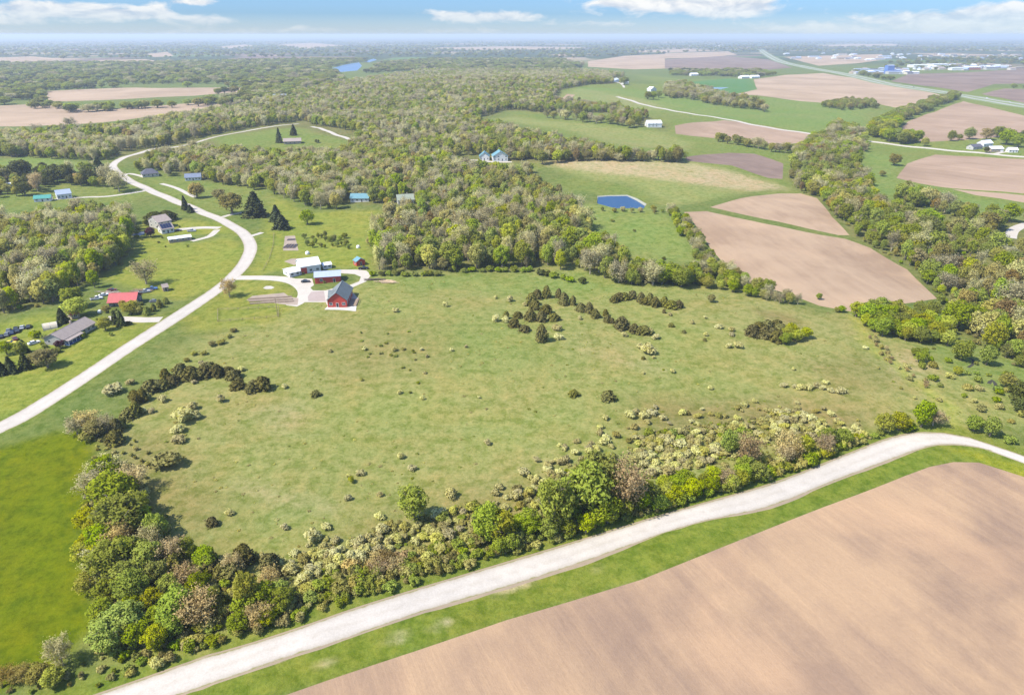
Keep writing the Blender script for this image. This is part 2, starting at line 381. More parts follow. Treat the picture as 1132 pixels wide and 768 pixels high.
def ground_mat():
    m, nt, b = newmat('open_ground')
    at = nt.nodes.new('ShaderNodeAttribute'); at.attribute_name = 'tint'
    p = pos(nt)
    col = at.outputs['Color']
    n1 = noise(nt, p, .06, 6, .68, .3); n2 = noise(nt, p, .25, 6, .7); n3 = noise(nt, p, .85, 5, .8); n0 = noise(nt, p, .011, 4, .6)
    col = mixc(nt, ramp(nt, n1, [(.44,(0,0,0)),(.62,(.8,.8,.8))]), col, mixc(nt, 1.0, col, (1.12,.99,.98), 'MULTIPLY'))
    col = mixc(nt, ramp(nt, n0, [(.40,(.7,.7,.7)),(.60,(0,0,0))]), col, mixc(nt, 1.0, col, (.84,.98,.80), 'MULTIPLY'))
    col = mixc(nt, ramp(nt, n2, [(.38,(1,1,1)),(.52,(0,0,0))]), col, mixc(nt, 1.0, col, (.66,.76,.52), 'MULTIPLY'))
    col = mixc(nt, ramp(nt, n2, [(.53,(0,0,0)),(.72,(.8,.8,.8))]), col, mixc(nt, 1.0, col, (1.38,1.20,1.30), 'MULTIPLY'))
    col = mixc(nt, ramp(nt, n3, [(.36,(1,1,1)),(.56,(0,0,0))]), col, mixc(nt, 1.0, col, (.70,.74,.60), 'MULTIPLY'))
    # beyond the mapped fields: a patchwork of woods, pasture and ploughland
    vo = nt.nodes.new('ShaderNodeTexVoronoi'); vo.inputs['Scale'].default_value = .0016; vo.distance = 'CHEBYCHEV'
    nt.links.new(p, vo.inputs['Vector'])
    sep = nt.nodes.new('ShaderNodeSeparateColor'); nt.links.new(vo.outputs['Color'], sep.inputs[0])
    patch = ramp(nt, sep.outputs[0], [(0,(.045,.062,.028)),(.50,(.06,.08,.03)),(.52,(.10,.16,.045)),(.66,(.10,.15,.05)),(.67,(.30,.22,.15)),(.86,(.34,.26,.18)),(.87,(.17,.12,.10)),(1,(.17,.12,.10))])
    patch = mixc(nt, ramp(nt, noise(nt, p, .0011, 5, .6), [(.46,(0,0,0)),(.50,(1,1,1))]), patch, (.05,.068,.03))
    ln = nt.nodes.new('ShaderNodeVectorMath'); ln.operation = 'LENGTH'; nt.links.new(p, ln.inputs[0])
    far = mathn(nt, 'MULTIPLY_ADD', ln.outputs['Value'], 1/900, -3300/900, clamp=True)
    col = mixc(nt, far, col, patch)
    nt.links.new(col, b.inputs['Base Color'])
    bp = nt.nodes.new('ShaderNodeBump'); bp.inputs['Strength'].default_value = .6; bp.inputs['Distance'].default_value = .5
    nt.links.new(mathn(nt,'ADD',n2,n3), bp.inputs['Height']); nt.links.new(bp.outputs[0], b.inputs['Normal'])
    b.inputs['Roughness'].default_value = 1; b.inputs['Specular IOR Level'].default_value = .05
    return m
def soil_mat(name, a, b_, rowdir, rows=.35, big=.012, warm=None):
    """ploughed soil: big drifts of two tones, streaks along the rows, fine clods"""
    m, nt, b = newmat(name)
    p = pos(nt); q = pos(nt, rowdir, (.045, 1, 1))
    qq = pos(nt, rowdir, (.012, .16, 1))
    f = noise(nt, p, big, 5, .6, .4); st = noise(nt, q, rows, 6, .75); s2 = noise(nt, qq, 1.0, 4, .6); cl = noise(nt, p, 1.1, 4, .8)
    mixf = mathn(nt, 'ADD', mathn(nt,'MULTIPLY',f,.72), mathn(nt,'MULTIPLY',s2,.28))
    col = ramp(nt, mixf, [(.42,a),(.56,b_)])
    if warm: col = mixc(nt, ramp(nt, noise(nt, p, big*1.7, 3, .5, .2), [(.52,(0,0,0)),(.70,(.75,.75,.75))]), col, warm)
    col = mixc(nt, ramp(nt, st, [(.36,(.5,.5,.5)),(.56,(0,0,0))]), col, mixc(nt, 1.0, col, (.90,.89,.90), 'MULTIPLY'))
    col = mixc(nt, ramp(nt, st, [(.54,(0,0,0)),(.70,(.6,.6,.6))]), col, mixc(nt, 1.0, col, (1.10,1.09,1.07), 'MULTIPLY'))
    col = mixc(nt, ramp(nt, cl, [(.35,(.5,.5,.5)),(.6,(0,0,0))]), col, mixc(nt, 1.0, col, (.85,.84,.83), 'MULTIPLY'))
    nt.links.new(col, b.inputs['Base Color'])
    bp = nt.nodes.new('ShaderNodeBump'); bp.inputs['Strength'].default_value = .45; bp.inputs['Distance'].default_value = .3
    nt.links.new(mathn(nt,'ADD',st,cl), bp.inputs['Height']); nt.links.new(bp.outputs[0], b.inputs['Normal'])
    b.inputs['Roughness'].default_value = 1; b.inputs['Specular IOR Level'].default_value = .05
    return m
def gravel_mat(name, c, dark=.8, streak=True):
    m, nt, b = newmat(name); p = pos(nt)
    f = noise(nt, p, .25, 6, .7); g = noise(nt, p, 3.0, 4, .8)
    col = ramp(nt, f, [(.3, tuple(x*dark for x in c)), (.65, c)])
    col = mixc(nt, ramp(nt, g, [(.35,(.5,.5,.5)),(.6,(0,0,0))]), col, tuple(x*.78 for x in c))
    nt.links.new(col, b.inputs['Base Color'])
    bp = nt.nodes.new('ShaderNodeBump'); bp.inputs['Strength'].default_value = .3; bp.inputs['Distance'].default_value = .1
    nt.links.new(g, bp.inputs['Height']); nt.links.new(bp.outputs[0], b.inputs['Normal'])
    b.inputs['Roughness'].default_value = 1; return m
def water_mat(name, c, rough=.12):
    m, nt, b = newmat(name)
    b.inputs['Base Color'].default_value = (*c,1); b.inputs['Roughness'].default_value = rough; b.inputs['Specular IOR Level'].default_value = .5
    bp = nt.nodes.new('ShaderNodeBump'); bp.inputs['Strength'].default_value = .15; bp.inputs['Distance'].default_value = .2
    nt.links.new(noise(nt, pos(nt), .9, 3, .6), bp.inputs['Height']); nt.links.new(bp.outputs[0], b.inputs['Normal'])
    return m
def pdir(a, b):
    A, B = G(*a), G(*b); return math.atan2(B.y-A.y, B.x-A.x)
TAN_A, TAN_B = (.275,.19,.125), (.35,.25,.165)
tan = soil_mat('tan_soil', TAN_A, TAN_B, pdir((800,262),(900,335)), .22, .014, (.40,.28,.18))
tanw = soil_mat('far_tan_soil', (.31,.225,.150), (.39,.285,.195), .1, .06, .006)
brn = soil_mat('brown_soil', (.265,.185,.125), (.34,.24,.168), pdir((1040,180),(1132,190)), .06, .008)
drk = soil_mat('dark_soil', (.165,.117,.092), (.225,.16,.125), pdir((757,176),(850,195)), .08, .01)
plg = soil_mat('foreground_soil', (.25,.17,.118), (.37,.25,.153), pdir((900,600),(1080,740)), .55, .018, (.42,.275,.165))
def road_mat(name, c):
    m, nt, b = newmat(name); p = pos(nt)
    at = nt.nodes.new('ShaderNodeAttribute'); at.attribute_name = 'across'
    f = noise(nt, p, .12, 6, .7); g = noise(nt, p, 2.2, 4, .8); w = noise(nt, p, .35, 4, .7)
    col = ramp(nt, f, [(.3, tuple(x*.84 for x in c)), (.65, c)])
    a = mathn(nt,'ADD',at.outputs['Fac'],mathn(nt,'MULTIPLY_ADD',w,.34,-.17))
    tr = ramp(nt, a, [(.06,(.32,.32,.32)),(.26,(0,0,0)),(.55,(0,0,0)),(.78,(.5,.5,.5)),(.9,(.9,.9,.9))])
    col = mixc(nt, tr, col, tuple(x*q for x,q in zip(c,(.74,.71,.66))))
    col = mixc(nt, ramp(nt, a, [(.90,(0,0,0)),(1.0,(1,1,1))]), col, (.20,.19,.07))
    col = mixc(nt, ramp(nt, g, [(.35,(.6,.6,.6)),(.6,(0,0,0))]), col, mixc(nt,1.0,col,(.78,.77,.75),'MULTIPLY'))
    nt.links.new(col, b.inputs['Base Color'])
    bp = nt.nodes.new('ShaderNodeBump'); bp.inputs['Strength'].default_value = .4; bp.inputs['Distance'].default_value = .1
    nt.links.new(g, bp.inputs['Height']); nt.links.new(bp.outputs[0], b.inputs['Normal']); b.inputs['Roughness'].default_value = 1
    return m
white_gravel = gravel_mat('white_gravel', (.47,.425,.365), .84)
MATS = dict(ploughed_field=plg, tan_field_large=tan, tan_field_small=tan, tan_plot=tan, dark_field_middle=drk, dark_field_north=drk, dark_field_town=drk, purple_field_east=drk,
    brown_field_east=brn, brown_field_east_strip=brn, brown_field_east_upper=brn, brown_field_middle=brn,
    gravel_road=road_mat('road_gravel',(.49,.445,.39)), country_road=road_mat('country_road_gravel',(.48,.435,.38)), hill_road=white_gravel, road_shoulder=gravel_mat('dirt_shoulder',(.30,.235,.16)),
    garden_paving=gravel_mat('brick_paving',(.36,.29,.26)), garden_soil=gravel_mat('garden_mulch',(.34,.27,.21), .7),
    highway=gravel_mat('pale_concrete',(.36,.35,.33)), highway_verge=gravel_mat('highway_grass',(.19,.23,.09)),
    pond_bank=gravel_mat('limestone_rim',(.30,.30,.25)), pond_water=water_mat('pond_blue',(.006,.045,.12),.35), field_pond=water_mat('pond_pale',(.13,.20,.24),.35),
    river_water=water_mat('river_blue',(.05,.12,.24),.3), creek_water=gravel_mat('creek_dark',(.05,.05,.035)))
NICE = dict(tan_field_west='field', tan_field_west_lower='field')
GM = ground_mat()
def across_of(name, u):
    x,y = V2[u,0],V2[u,1]
    if name=='gravel_road': a,c = seg_dist(up,x,y,False),seg_dist(lo,x,y,False)
    else: h=seg_dist(ROADW,x,y,False); return np.clip(h/4.05,0,1)
    return np.abs(a-c)/np.maximum(a+c,1e-3)
def build_region(name, mask, mat, withtint=False):
    f = F3[mask]
    if not len(f): print('empty region', name); return None
    u, inv = np.unique(f, return_inverse=True)
    me = npmesh(name, V3[u], inv.reshape(-1,3), mat, smooth=True)
    if withtint:
        a = me.attributes.new('tint','FLOAT_COLOR','POINT'); a.data.foreach_set('color', np.column_stack([TC[u],np.ones(len(u))]).astype(np.float32).ravel())
    if name in ('gravel_road','country_road'):
        a = me.attributes.new('across','FLOAT','POINT'); a.data.foreach_set('value', across_of(name,u).astype(np.float32))
    nm = name
    if name.endswith(('_road','highway')): nm = name
    elif name.startswith(('driveway','farm_lane')): nm = 'driveway'
    elif 'field' in name and 'pond' not in name: nm = 'ploughed_field'
    elif name == 'tan_plot': nm = 'ploughed_field'
    o = link(nm, me); o['kind'] = 'structure'; return o
build_region('ground', regid==0, GM, True)
for k in keyidx:
    mat = MATS.get(k) or (tanw if k.startswith('tan') else white_gravel)
    build_region(k, np.isin(regid, keyidx[k]), mat)
OPEN = [(k,p) for k,p in REG if k not in ('road_shoulder','creek_water')]
# ------------------------------------------------------------------ daylight, sky with cumulus near the horizon, haze
SUN_AZ, SUN_EL = R(-112), R(52)      # azimuth from the view direction (+Y), positive to the right
sd = Vector((math.sin(SUN_AZ)*math.cos(SUN_EL), math.cos(SUN_AZ)*math.cos(SUN_EL), math.sin(SUN_EL)))
sl = bpy.data.lights.new('sun','SUN'); sl.energy = 4.3; sl.angle = R(.53); sl.color = (1,.945,.84)
so = bpy.data.objects.new('sun', sl); COL.objects.link(so); so.rotation_euler = sd.to_track_quat('Z','Y').to_euler(); so.location = (0,0,900)
w = bpy.data.worlds.new('World'); SC.world = w; w.use_nodes = True
nt = w.node_tree; bg = nt.nodes['Background']
sky = nt.nodes.new('ShaderNodeTexSky'); sky.sky_type = 'NISHITA'; sky.sun_disc = False
sky.sun_elevation = SUN_EL; sky.sun_rotation = SUN_AZ; sky.altitude = 200; sky.air_density = 1.0; sky.dust_density = .6; sky.ozone_density = 2.0
tc = nt.nodes.new('ShaderNodeTexCoord'); sx = nt.nodes.new('ShaderNodeSeparateXYZ'); nt.links.new(tc.outputs['Generated'], sx.inputs[0])
az = mathn(nt,'ARCTAN2', sx.outputs[0], sx.outputs[1]); el = mathn(nt,'ARCSINE', sx.outputs[2])
cv = nt.nodes.new('ShaderNodeCombineXYZ'); nt.links.new(az, cv.inputs[0]); nt.links.new(el, cv.inputs[1])
def blob(px, py, rx, ry, amp=1.0):
    a = math.atan2((px-CX)/FPX, cP + (CY-py)/FPX*sP); e = math.atan2(-sP+(CY-py)/FPX*cP, math.hypot((px-CX)/FPX, cP+(CY-py)/FPX*sP))
    rx, ry = rx*.85, ry*.85
    u = mathn(nt,'MULTIPLY', mathn(nt,'SUBTRACT',az,a), FPX/rx); v = mathn(nt,'MULTIPLY', mathn(nt,'SUBTRACT',el,e), FPX/ry)
    d2 = mathn(nt,'ADD', mathn(nt,'MULTIPLY',u,u), mathn(nt,'MULTIPLY',v,v))
    return mathn(nt,'MULTIPLY', mathn(nt,'EXPONENT', mathn(nt,'MULTIPLY',d2,-1.0)), amp)
tot = None
for bl in [(55,10,62,8,1.1),(95,13,30,6,.8),(20,24,60,4,.6),(150,17,38,5,.9),(175,11,16,7,1.0),(230,23,40,6,.9),(215,2,30,4,1),(330,33,60,4,.7),(500,18,40,6,.7),(560,19,70,7,1.0),(660,27,45,4,.8),(520,36,60,5,.6),
           (760,6,90,12,1.25),(700,2,60,6,.8),(820,12,40,8,.9),(900,32,80,6,.9),(1010,22,80,6,.9),(1090,22,60,9,1.1),(1120,12,30,8,1.0),(1050,36,120,6,.6),(40,36,90,5,.5),(220,36,80,4,.5),(-120,15,90,8,1),(1280,18,90,9,1),(1000,-60,180,25,1),(300,-70,200,20,.9)]:
    s = blob(*bl); tot = s if tot is None else mathn(nt,'ADD',tot,s)
mp = nt.nodes.new('ShaderNodeMapping'); mp.inputs['Scale'].default_value = (1,2.6,1); nt.links.new(cv.outputs[0], mp.inputs['Vector'])
cn = noise(nt, mp.outputs[0], 22, 7, .62, .4)
cov = mathn(nt,'ADD', mathn(nt,'MULTIPLY',tot,.60), mathn(nt,'MULTIPLY_ADD', cn, 1.3, -.70))
cov = ramp(nt, cov, [(.19,(0,0,0)),(.48,(1,1,1))])
# sunlit tops, greyer bases: the lower part of every cloud bank lies where coverage falls off downwards
m2 = nt.nodes.new('ShaderNodeMapping'); m2.inputs['Scale'].default_value = (1,2.6,1); m2.inputs['Location'].default_value = (.006,.014,0); nt.links.new(cv.outputs[0], m2.inputs['Vector'])
cn2 = noise(nt, m2.outputs[0], 22, 5, .6, .4)
lit = mathn(nt,'MULTIPLY_ADD', mathn(nt,'SUBTRACT',cn,cn2), 2.2, .55, clamp=True)
CW = 3.9
cc = ramp(nt, lit, [(.15,(.62,.68,.78)),(.75,(1,.98,.95))])
cc = mixc(nt, 1.0, cc, (CW,CW,CW), 'MULTIPLY')
lowt = ramp(nt, mathn(nt,'MULTIPLY',el,8.0,clamp=True), [(0,(.46,.56,.78)),(.20,(.25,.39,.66)),(.55,(.28,.42,.70)),(1,(.78,.86,1.0))])
skyc = mixc(nt, 1.0, sky.outputs[0], lowt, 'MULTIPLY')
up_ = mathn(nt,'MULTIPLY_ADD', el, 25, .15, clamp=True)
out = mixc(nt, mathn(nt,'MULTIPLY',cov,mathn(nt,'MULTIPLY',up_,.9)), skyc, cc)
nt.links.new(out, bg.inputs['Color']); bg.inputs['Strength'].default_value = .145
hz = bpy.data.materials.new('haze'); hz.use_nodes = True; hn = hz.node_tree; hn.nodes.remove(hn.nodes['Principled BSDF'])
pv = hn.nodes.new('ShaderNodeVolumePrincipled'); pv.inputs['Color'].default_value = (.80,.90,1,1); pv.inputs['Density'].default_value = 1.05e-4; pv.inputs['Anisotropy'].default_value = .1
hn.links.new(pv.outputs[0], [n for n in hn.nodes if n.type=='OUTPUT_MATERIAL'][0].inputs['Volume'])
bmh = bmesh.new(); bmesh.ops.create_cube(bmh, size=1)
for v in bmh.verts: v.co = (v.co.x*94000, v.co.y*94000, 128 if v.co.z > 0 else -14)
mh = bpy.data.meshes.new('haze'); bmh.to_mesh(mh); mh.materials.append(hz)
ho = link('haze', mh); ho['kind'] = 'stuff'
vs = SC.view_settings; vs.view_transform = 'Standard'; vs.look = 'None'; vs.gamma = 1; vs.exposure = .90
SC.cycles.max_bounces = 6; SC.cycles.diffuse_bounces = 2; SC.cycles.transparent_max_bounces = 8; SC.cycles.volume_bounces = 0
# ------------------------------------------------------------------ plants: shapes
def cards(C, Nrm, size, rng, flat=.45, elong=1.0):
    """small ragged leaf sprays: one bent quad per centre, tilted around its outward direction"""
    n = len(C)
    r = rng.normal(size=(n,3)); nn = Nrm*(1-flat) + r*flat; nn /= np.linalg.norm(nn,axis=1)[:,None]+1e-9
    a = np.cross(nn, rng.normal(size=(n,3))); a /= np.linalg.norm(a,axis=1)[:,None]+1e-9
    b = np.cross(nn, a)
    s = size*rng.uniform(.6,1.35,(n,1)); V = []
    for (u,v) in ((-1,-.55),(.35,-1),(1,.5),(-.3,1)):
        V.append(C + a*s*elong*(u+rng.uniform(-.3,.3,(n,1))) + b*s*(v+rng.uniform(-.3,.3,(n,1))) - nn*s*rng.uniform(0,.35,(n,1)))
    V = np.stack(V,1).reshape(-1,3); F = np.arange(4*n).reshape(n,4)
    sn = Nrm*.55 + nn*.28 + np.array([0,0,.50]); sn /= np.linalg.norm(sn,axis=1)[:,None]+1e-9
    return V, F, np.repeat(sn,4,0)
def tube(pts, rads, k=5):
    V=[];F=[]
    pts = np.asarray(pts,float)
    for i,(p,r) in enumerate(zip(pts,rads)):
        t = pts[min(i+1,len(pts)-1)]-pts[max(i-1,0)]; t/=np.linalg.norm(t)+1e-9
        a = np.cross(t,[.3,.9,.1]); a/=np.linalg.norm(a)+1e-9; b=np.cross(t,a)
        for j in range(k):
            an=2*math.pi*j/k; V.append(p+r*(math.cos(an)*a+math.sin(an)*b))
    for i in range(len(pts)-1):
        for j in range(k): F.append((i*k+j,i*k+(j+1)%k,(i+1)*k+(j+1)%k,(i+1)*k+j))
    return V,F
def cat(parts):
    V=[];F=[];n=0
    for v,f in parts:
        v=np.asarray(v,float).reshape(-1,3); V.append(v); F.append(np.asarray(f,int)+n); n+=len(v)
    return np.concatenate(V),np.concatenate(F)
def skeleton(rng, h, w, base=.18, limbs=9, r0=.32, up=.55, sub=3):
    """tapered trunk with limbs and boughs; returns tubes and the bough tips"""
    parts=[];tips=[]
    lean=rng.normal(size=2)*.03*h
    tp=[np.array([lean[0]*t*t,lean[1]*t*t,h*.82*t]) for t in np.linspace(-.04,1,7)]
    parts.append(tube(tp,[r0*(1.25-1.1*t) for t in np.linspace(0,1,7)],7))
    for i in range(limbs):
        t=base+(.92-base)*(i+.5)/limbs; o=np.array([lean[0]*t*t,lean[1]*t*t,h*.82*t])
        an=i*2.4+rng.uniform(-.4,.4); L=w*.5*(1-.45*abs(t-.45)/.55)*rng.uniform(.8,1.1)
        dr=np.array([math.cos(an),math.sin(an),up+rng.uniform(-.15,.35)])
        P=[o+dr*L*s*np.array([1,1,.75+.35*s]) for s in (0,.35,.7,1)]
        parts.append(tube(P,[r0*(.5-.3*t),r0*.26,r0*.15,r0*.05],5)); tips.append(P[-1])
        for q in range(sub):
            s=rng.uniform(.35,.95); o2=o+dr*L*s*np.array([1,1,.75+.35*s]); d2=rng.normal(size=3); d2[2]=abs(d2[2])*.7+.2; d2/=np.linalg.norm(d2)
            L2=L*rng.uniform(.3,.55); P2=[o2,o2+d2*L2*.5+[0,0,.05*L2],o2+d2*L2]
            parts.append(tube(P2,[r0*.14,r0*.09,r0*.03],4)); tips.append(P2[-1])
    return parts,np.array(tips)
def leafy(seed, h=10, w=8, n=3400, size=.215, lobes=46, low=.07):
    rng=np.random.default_rng(seed)
    tr,tips=skeleton(rng,h,w)
    # crown: leaf masses of unequal size about the bough tips, hollow inside, with gaps between them
    c0=np.array([0,0,h*(.5+low/2)]); ax=np.array([w*.5,w*.5,h*(.5-low/2)])
    L=[]
    tries=0
    while len(L)<lobes and tries<4000:
        tries+=1
        d=rng.normal(size=3); d/=np.linalg.norm(d); rr=rng.uniform(.35,.86)
        if d[2]<-.55: continue
        p=c0+d*ax*rr*np.array([1,1,1])*(1 if d[2]>0 else .92)
        R_=w*rng.uniform(.085,.19)
        if all(np.linalg.norm(p-q)>.5*(R_+s) for q,s in L): L.append((p,R_))
    C=[];Nr=[]
    tot=sum(s*s for _,s in L)
    for p,s in L:
        k=int(n*s*s/tot)
        d=rng.normal(size=(k,3)); d[:,2]+=.35; d/=np.linalg.norm(d,axis=1)[:,None]
        rad=s*rng.uniform(.55,1.12,(k,1))**.7
        C.append(p+d*rad*np.array([1,1,.85])); Nr.append(d)
    k=n//4; dd=rng.normal(size=(k,3)); dd/=np.linalg.norm(dd,axis=1)[:,None]      # loose outer twigs blur the outline
    C.append(c0+dd*ax*rng.uniform(.5,1.0,(k,1))**.6*(.86+.16*np.sin(5*dd[:,:1]+seed)*np.sin(4*dd[:,1:2]+2*seed+3*dd[:,2:]))); Nr.append(dd)
    C=np.concatenate(C);Nr=np.concatenate(Nr); C[:,2]=np.maximum(C[:,2],.1)
    return cat(tr),cards(C,Nr,size,rng,.55)
def budding(seed,h=10,w=7,n=3000,size=.12):
    rng=np.random.default_rng(seed)
    tr,tips=skeleton(rng,h,w,.12,13,.24,.9,5)
    C=[];Nr=[]
    for t in tips:
        k=n//len(tips); d=rng.normal(size=(k,3)); d[:,2]+=.3
        C.append(t+d*np.array([.06*w,.06*w,.055*h])*1.3); Nr.append(d/np.linalg.norm(d,axis=1)[:,None])
    return cat(tr),cards(np.concatenate(C),np.concatenate(Nr),size,rng,.7,1.7)
def conifer(seed,h=6,w=4.4,n=1500,size=.20,shape='cedar'):
    rng=np.random.default_rng(seed)
    tr=[tube([(0,0,-.2),(0,0,h*.5),(0,0,h*.92)],[.16,.10,.02],6)]
    t=rng.uniform(0,1,n)**(1.25 if shape=='spruce' else 1.0); an=rng.uniform(0,2*math.pi,n)
    if shape=='spruce':
        tier=np.abs(((t*8)%1)-.2); prof=(1-t**1.25)**.9*(1.0-.42*tier)*.95+.05
    else:
        prof=np.sqrt(np.clip(1-((t-.30)/.72)**2,0,1))*(1-.30*t)
    bump=1+.22*np.sin(3*an+seed+4*t)+.16*np.sin(7*an-9*t+seed*2)+.10*np.sin(13*an+21*t)
    rr=w*.5*prof*bump*(1-.28*rng.uniform(0,1,n)**2)
    C=np.stack([rr*np.cos(an),rr*np.sin(an),h*(.05+.95*t)-(.10*rr if shape=='spruce' else 0)],1)
    Nr=np.stack([np.cos(an),np.sin(an),np.full(n,.5)],1); Nr/=np.linalg.norm(Nr,axis=1)[:,None]
    return cat(tr),cards(C,Nr,size,rng,.5,1.2)
def bush(seed,h=3,w=4,n=900,size=.19,lobes=11):
    rng=np.random.default_rng(seed); C=[];Nr=[];tr=[]
    for i in range(lobes):
        an=rng.uniform(0,6.28); r=w*.30*math.sqrt(rng.uniform(0,1)); s=w*rng.uniform(.16,.27)
        p=np.array([r*math.cos(an),r*math.sin(an),h*rng.uniform(.35,.70)*(1-.4*r/(w*.5))])
        k=n//lobes; d=rng.normal(size=(k,3)); d[:,2]+=.4; d/=np.linalg.norm(d,axis=1)[:,None]
        C.append(p+d*s*rng.uniform(.6,1.05,(k,1))*np.array([1,1,h/w*1.1])); Nr.append(d)
        tr.append(tube([(0,0,-.1),p*.55,p],[.07,.05,.02],4))
    C=np.concatenate(C); C[:,2]=np.maximum(C[:,2],.05)
    return cat(tr),cards(C,np.concatenate(Nr),size,rng,.5)

def leaf_mat(name, c, c2, trans=.48, bloom=None):
    """leaf colour varies from spray to spray (object-space noise) and a little from plant to plant"""
    k=(1.45,1.45,1.4) if c[0]>c[1]*1.12 else (2.2,2.14,1.85) if max(c)>.1 else (2.0,1.9,1.5)
    c=tuple(min(.6,a*b) for a,b in zip(c,k)); c2=tuple(min(.6,a*b) for a,b in zip(c2,k))
    m=bpy.data.materials.new(name); m.use_nodes=True; nt=m.node_tree; nt.nodes.remove(nt.nodes['Principled BSDF'])
    out=[n for n in nt.nodes if n.type=='OUTPUT_MATERIAL'][0]
    oi=nt.nodes.new('ShaderNodeObjectInfo'); v=objpos(nt)
    f=noise(nt,v,.75,3,.7); rnd=oi.outputs['Random']
    col=mixc(nt,ramp(nt,f,[(.36,(0,0,0)),(.64,(1,1,1))]),c,c2)
    if bloom: col=mixc(nt,ramp(nt,noise(nt,v,1.7,2,.6),[(.34,(0,0,0)),(.50,(1,1,1))]),col,bloom)
    hs=nt.nodes.new('ShaderNodeHueSaturation'); nt.links.new(col,hs.inputs['Color'])
    nt.links.new(mathn(nt,'MULTIPLY_ADD',rnd,.028,.476),hs.inputs['Hue']); nt.links.new(mathn(nt,'MULTIPLY_ADD',rnd,.45,.80),hs.inputs['Value'])
    r2=mathn(nt,'FRACT',mathn(nt,'MULTIPLY',rnd,7.13)); nt.links.new(mathn(nt,'MULTIPLY_ADD',r2,.25,.90),hs.inputs['Saturation'])
    d=nt.nodes.new('ShaderNodeBsdfDiffuse'); t=nt.nodes.new('ShaderNodeBsdfTranslucent'); mx=nt.nodes.new('ShaderNodeMixShader'); mx.inputs[0].default_value=trans
    nt.links.new(hs.outputs[0],d.inputs['Color']); nt.links.new(hs.outputs[0],t.inputs['Color'])
    nt.links.new(d.outputs[0],mx.inputs[1]); nt.links.new(t.outputs[0],mx.inputs[2]); nt.links.new(mx.outputs[0],out.inputs['Surface'])
    return m
bark=paint('bark',(.17,.14,.11),.25,4,.95); bark_grey=paint('grey_bark',(.33,.285,.21),.25,4,.95)
LM=dict(
 yellow=leaf_mat('leaves_yellow_green',(.165,.190,.018),(.215,.235,.030)),
 bright=leaf_mat('leaves_bright_green',(.108,.150,.016),(.155,.195,.024)),
 green=leaf_mat('leaves_mid_green',(.105,.132,.030),(.150,.172,.042)),
 lime=leaf_mat('leaves_soft_lime',(.122,.158,.026),(.170,.198,.038)),
 olive=leaf_mat('leaves_olive',(.145,.148,.048),(.19,.185,.064)),
 dark=leaf_mat('leaves_dark_green',(.042,.054,.018),(.066,.078,.026),.25),
 cedar=leaf_mat('cedar_foliage',(.072,.076,.026),(.105,.102,.038),.2),
 spruce=leaf_mat('spruce_needles',(.034,.048,.022),(.052,.066,.030),.15),
 tan=leaf_mat('buds_tan',(.40,.31,.14),(.46,.36,.175)),
 rust=leaf_mat('buds_orange',(.23,.185,.055),(.28,.225,.075)),
 grey=leaf_mat('buds_grey',(.215,.208,.122),(.26,.25,.155)),
 cream=leaf_mat('blossom_cream',(.215,.22,.070),(.27,.26,.10),.45,(.60,.575,.27)),
 sage=leaf_mat('leaves_sage',(.21,.21,.075),(.26,.25,.10)),
 purple=leaf_mat('leaves_purple',(.055,.022,.028),(.085,.034,.04),.25))
COLWORD=dict(yellow='yellow-green',bright='bright green',green='mid green',lime='soft lime-green',olive='olive green',dark='dark green',cedar='dark bronze-green',spruce='blackish green',
 tan='pinkish tan',rust='orange-tan',grey='grey-brown',cream='cream-flowered',sage='pale sage',purple='purple-leaved')
SHAPES={}; NOM={}
def reg(kind, gen, nom):
    lst=[]
    for i,(tr,cr) in enumerate(gen):
        lst.append((npmesh(kind+'_trunk',tr[0],tr[1],bark_grey if kind=='budding_tree' else bark,True), npmesh(kind+'_crown',cr[0],cr[1],LM['green'],True,normals=cr[2])))
    SHAPES[kind]=lst; NOM[kind]=nom
reg('leafy_tree',[leafy(11),leafy(12,lobes=34,n=2500),leafy(13,lobes=60,n=3600,size=.20),leafy(14,lobes=44,low=.02),leafy(15,lobes=30,n=2200)],(10,8))
reg('budding_tree',[budding(21),budding(22,n=3400),budding(23,n=2600)],(10,7))
reg('cedar_tree',[conifer(31),conifer(32),conifer(33)],(6,4.4))
reg('spruce_tree',[conifer(41,12,5,2000,.30,'spruce'),conifer(42,12,5,2000,.30,'spruce')],(12,5))
reg('flowering_shrub',[bush(51),bush(52,lobes=14,n=1000),bush(53,lobes=8)],(3,4))
reg('green_shrub',[bush(61),bush(62,lobes=14,n=1000),bush(63,lobes=8)],(3,4))
SINGLE={'flowering_shrub','green_shrub'}
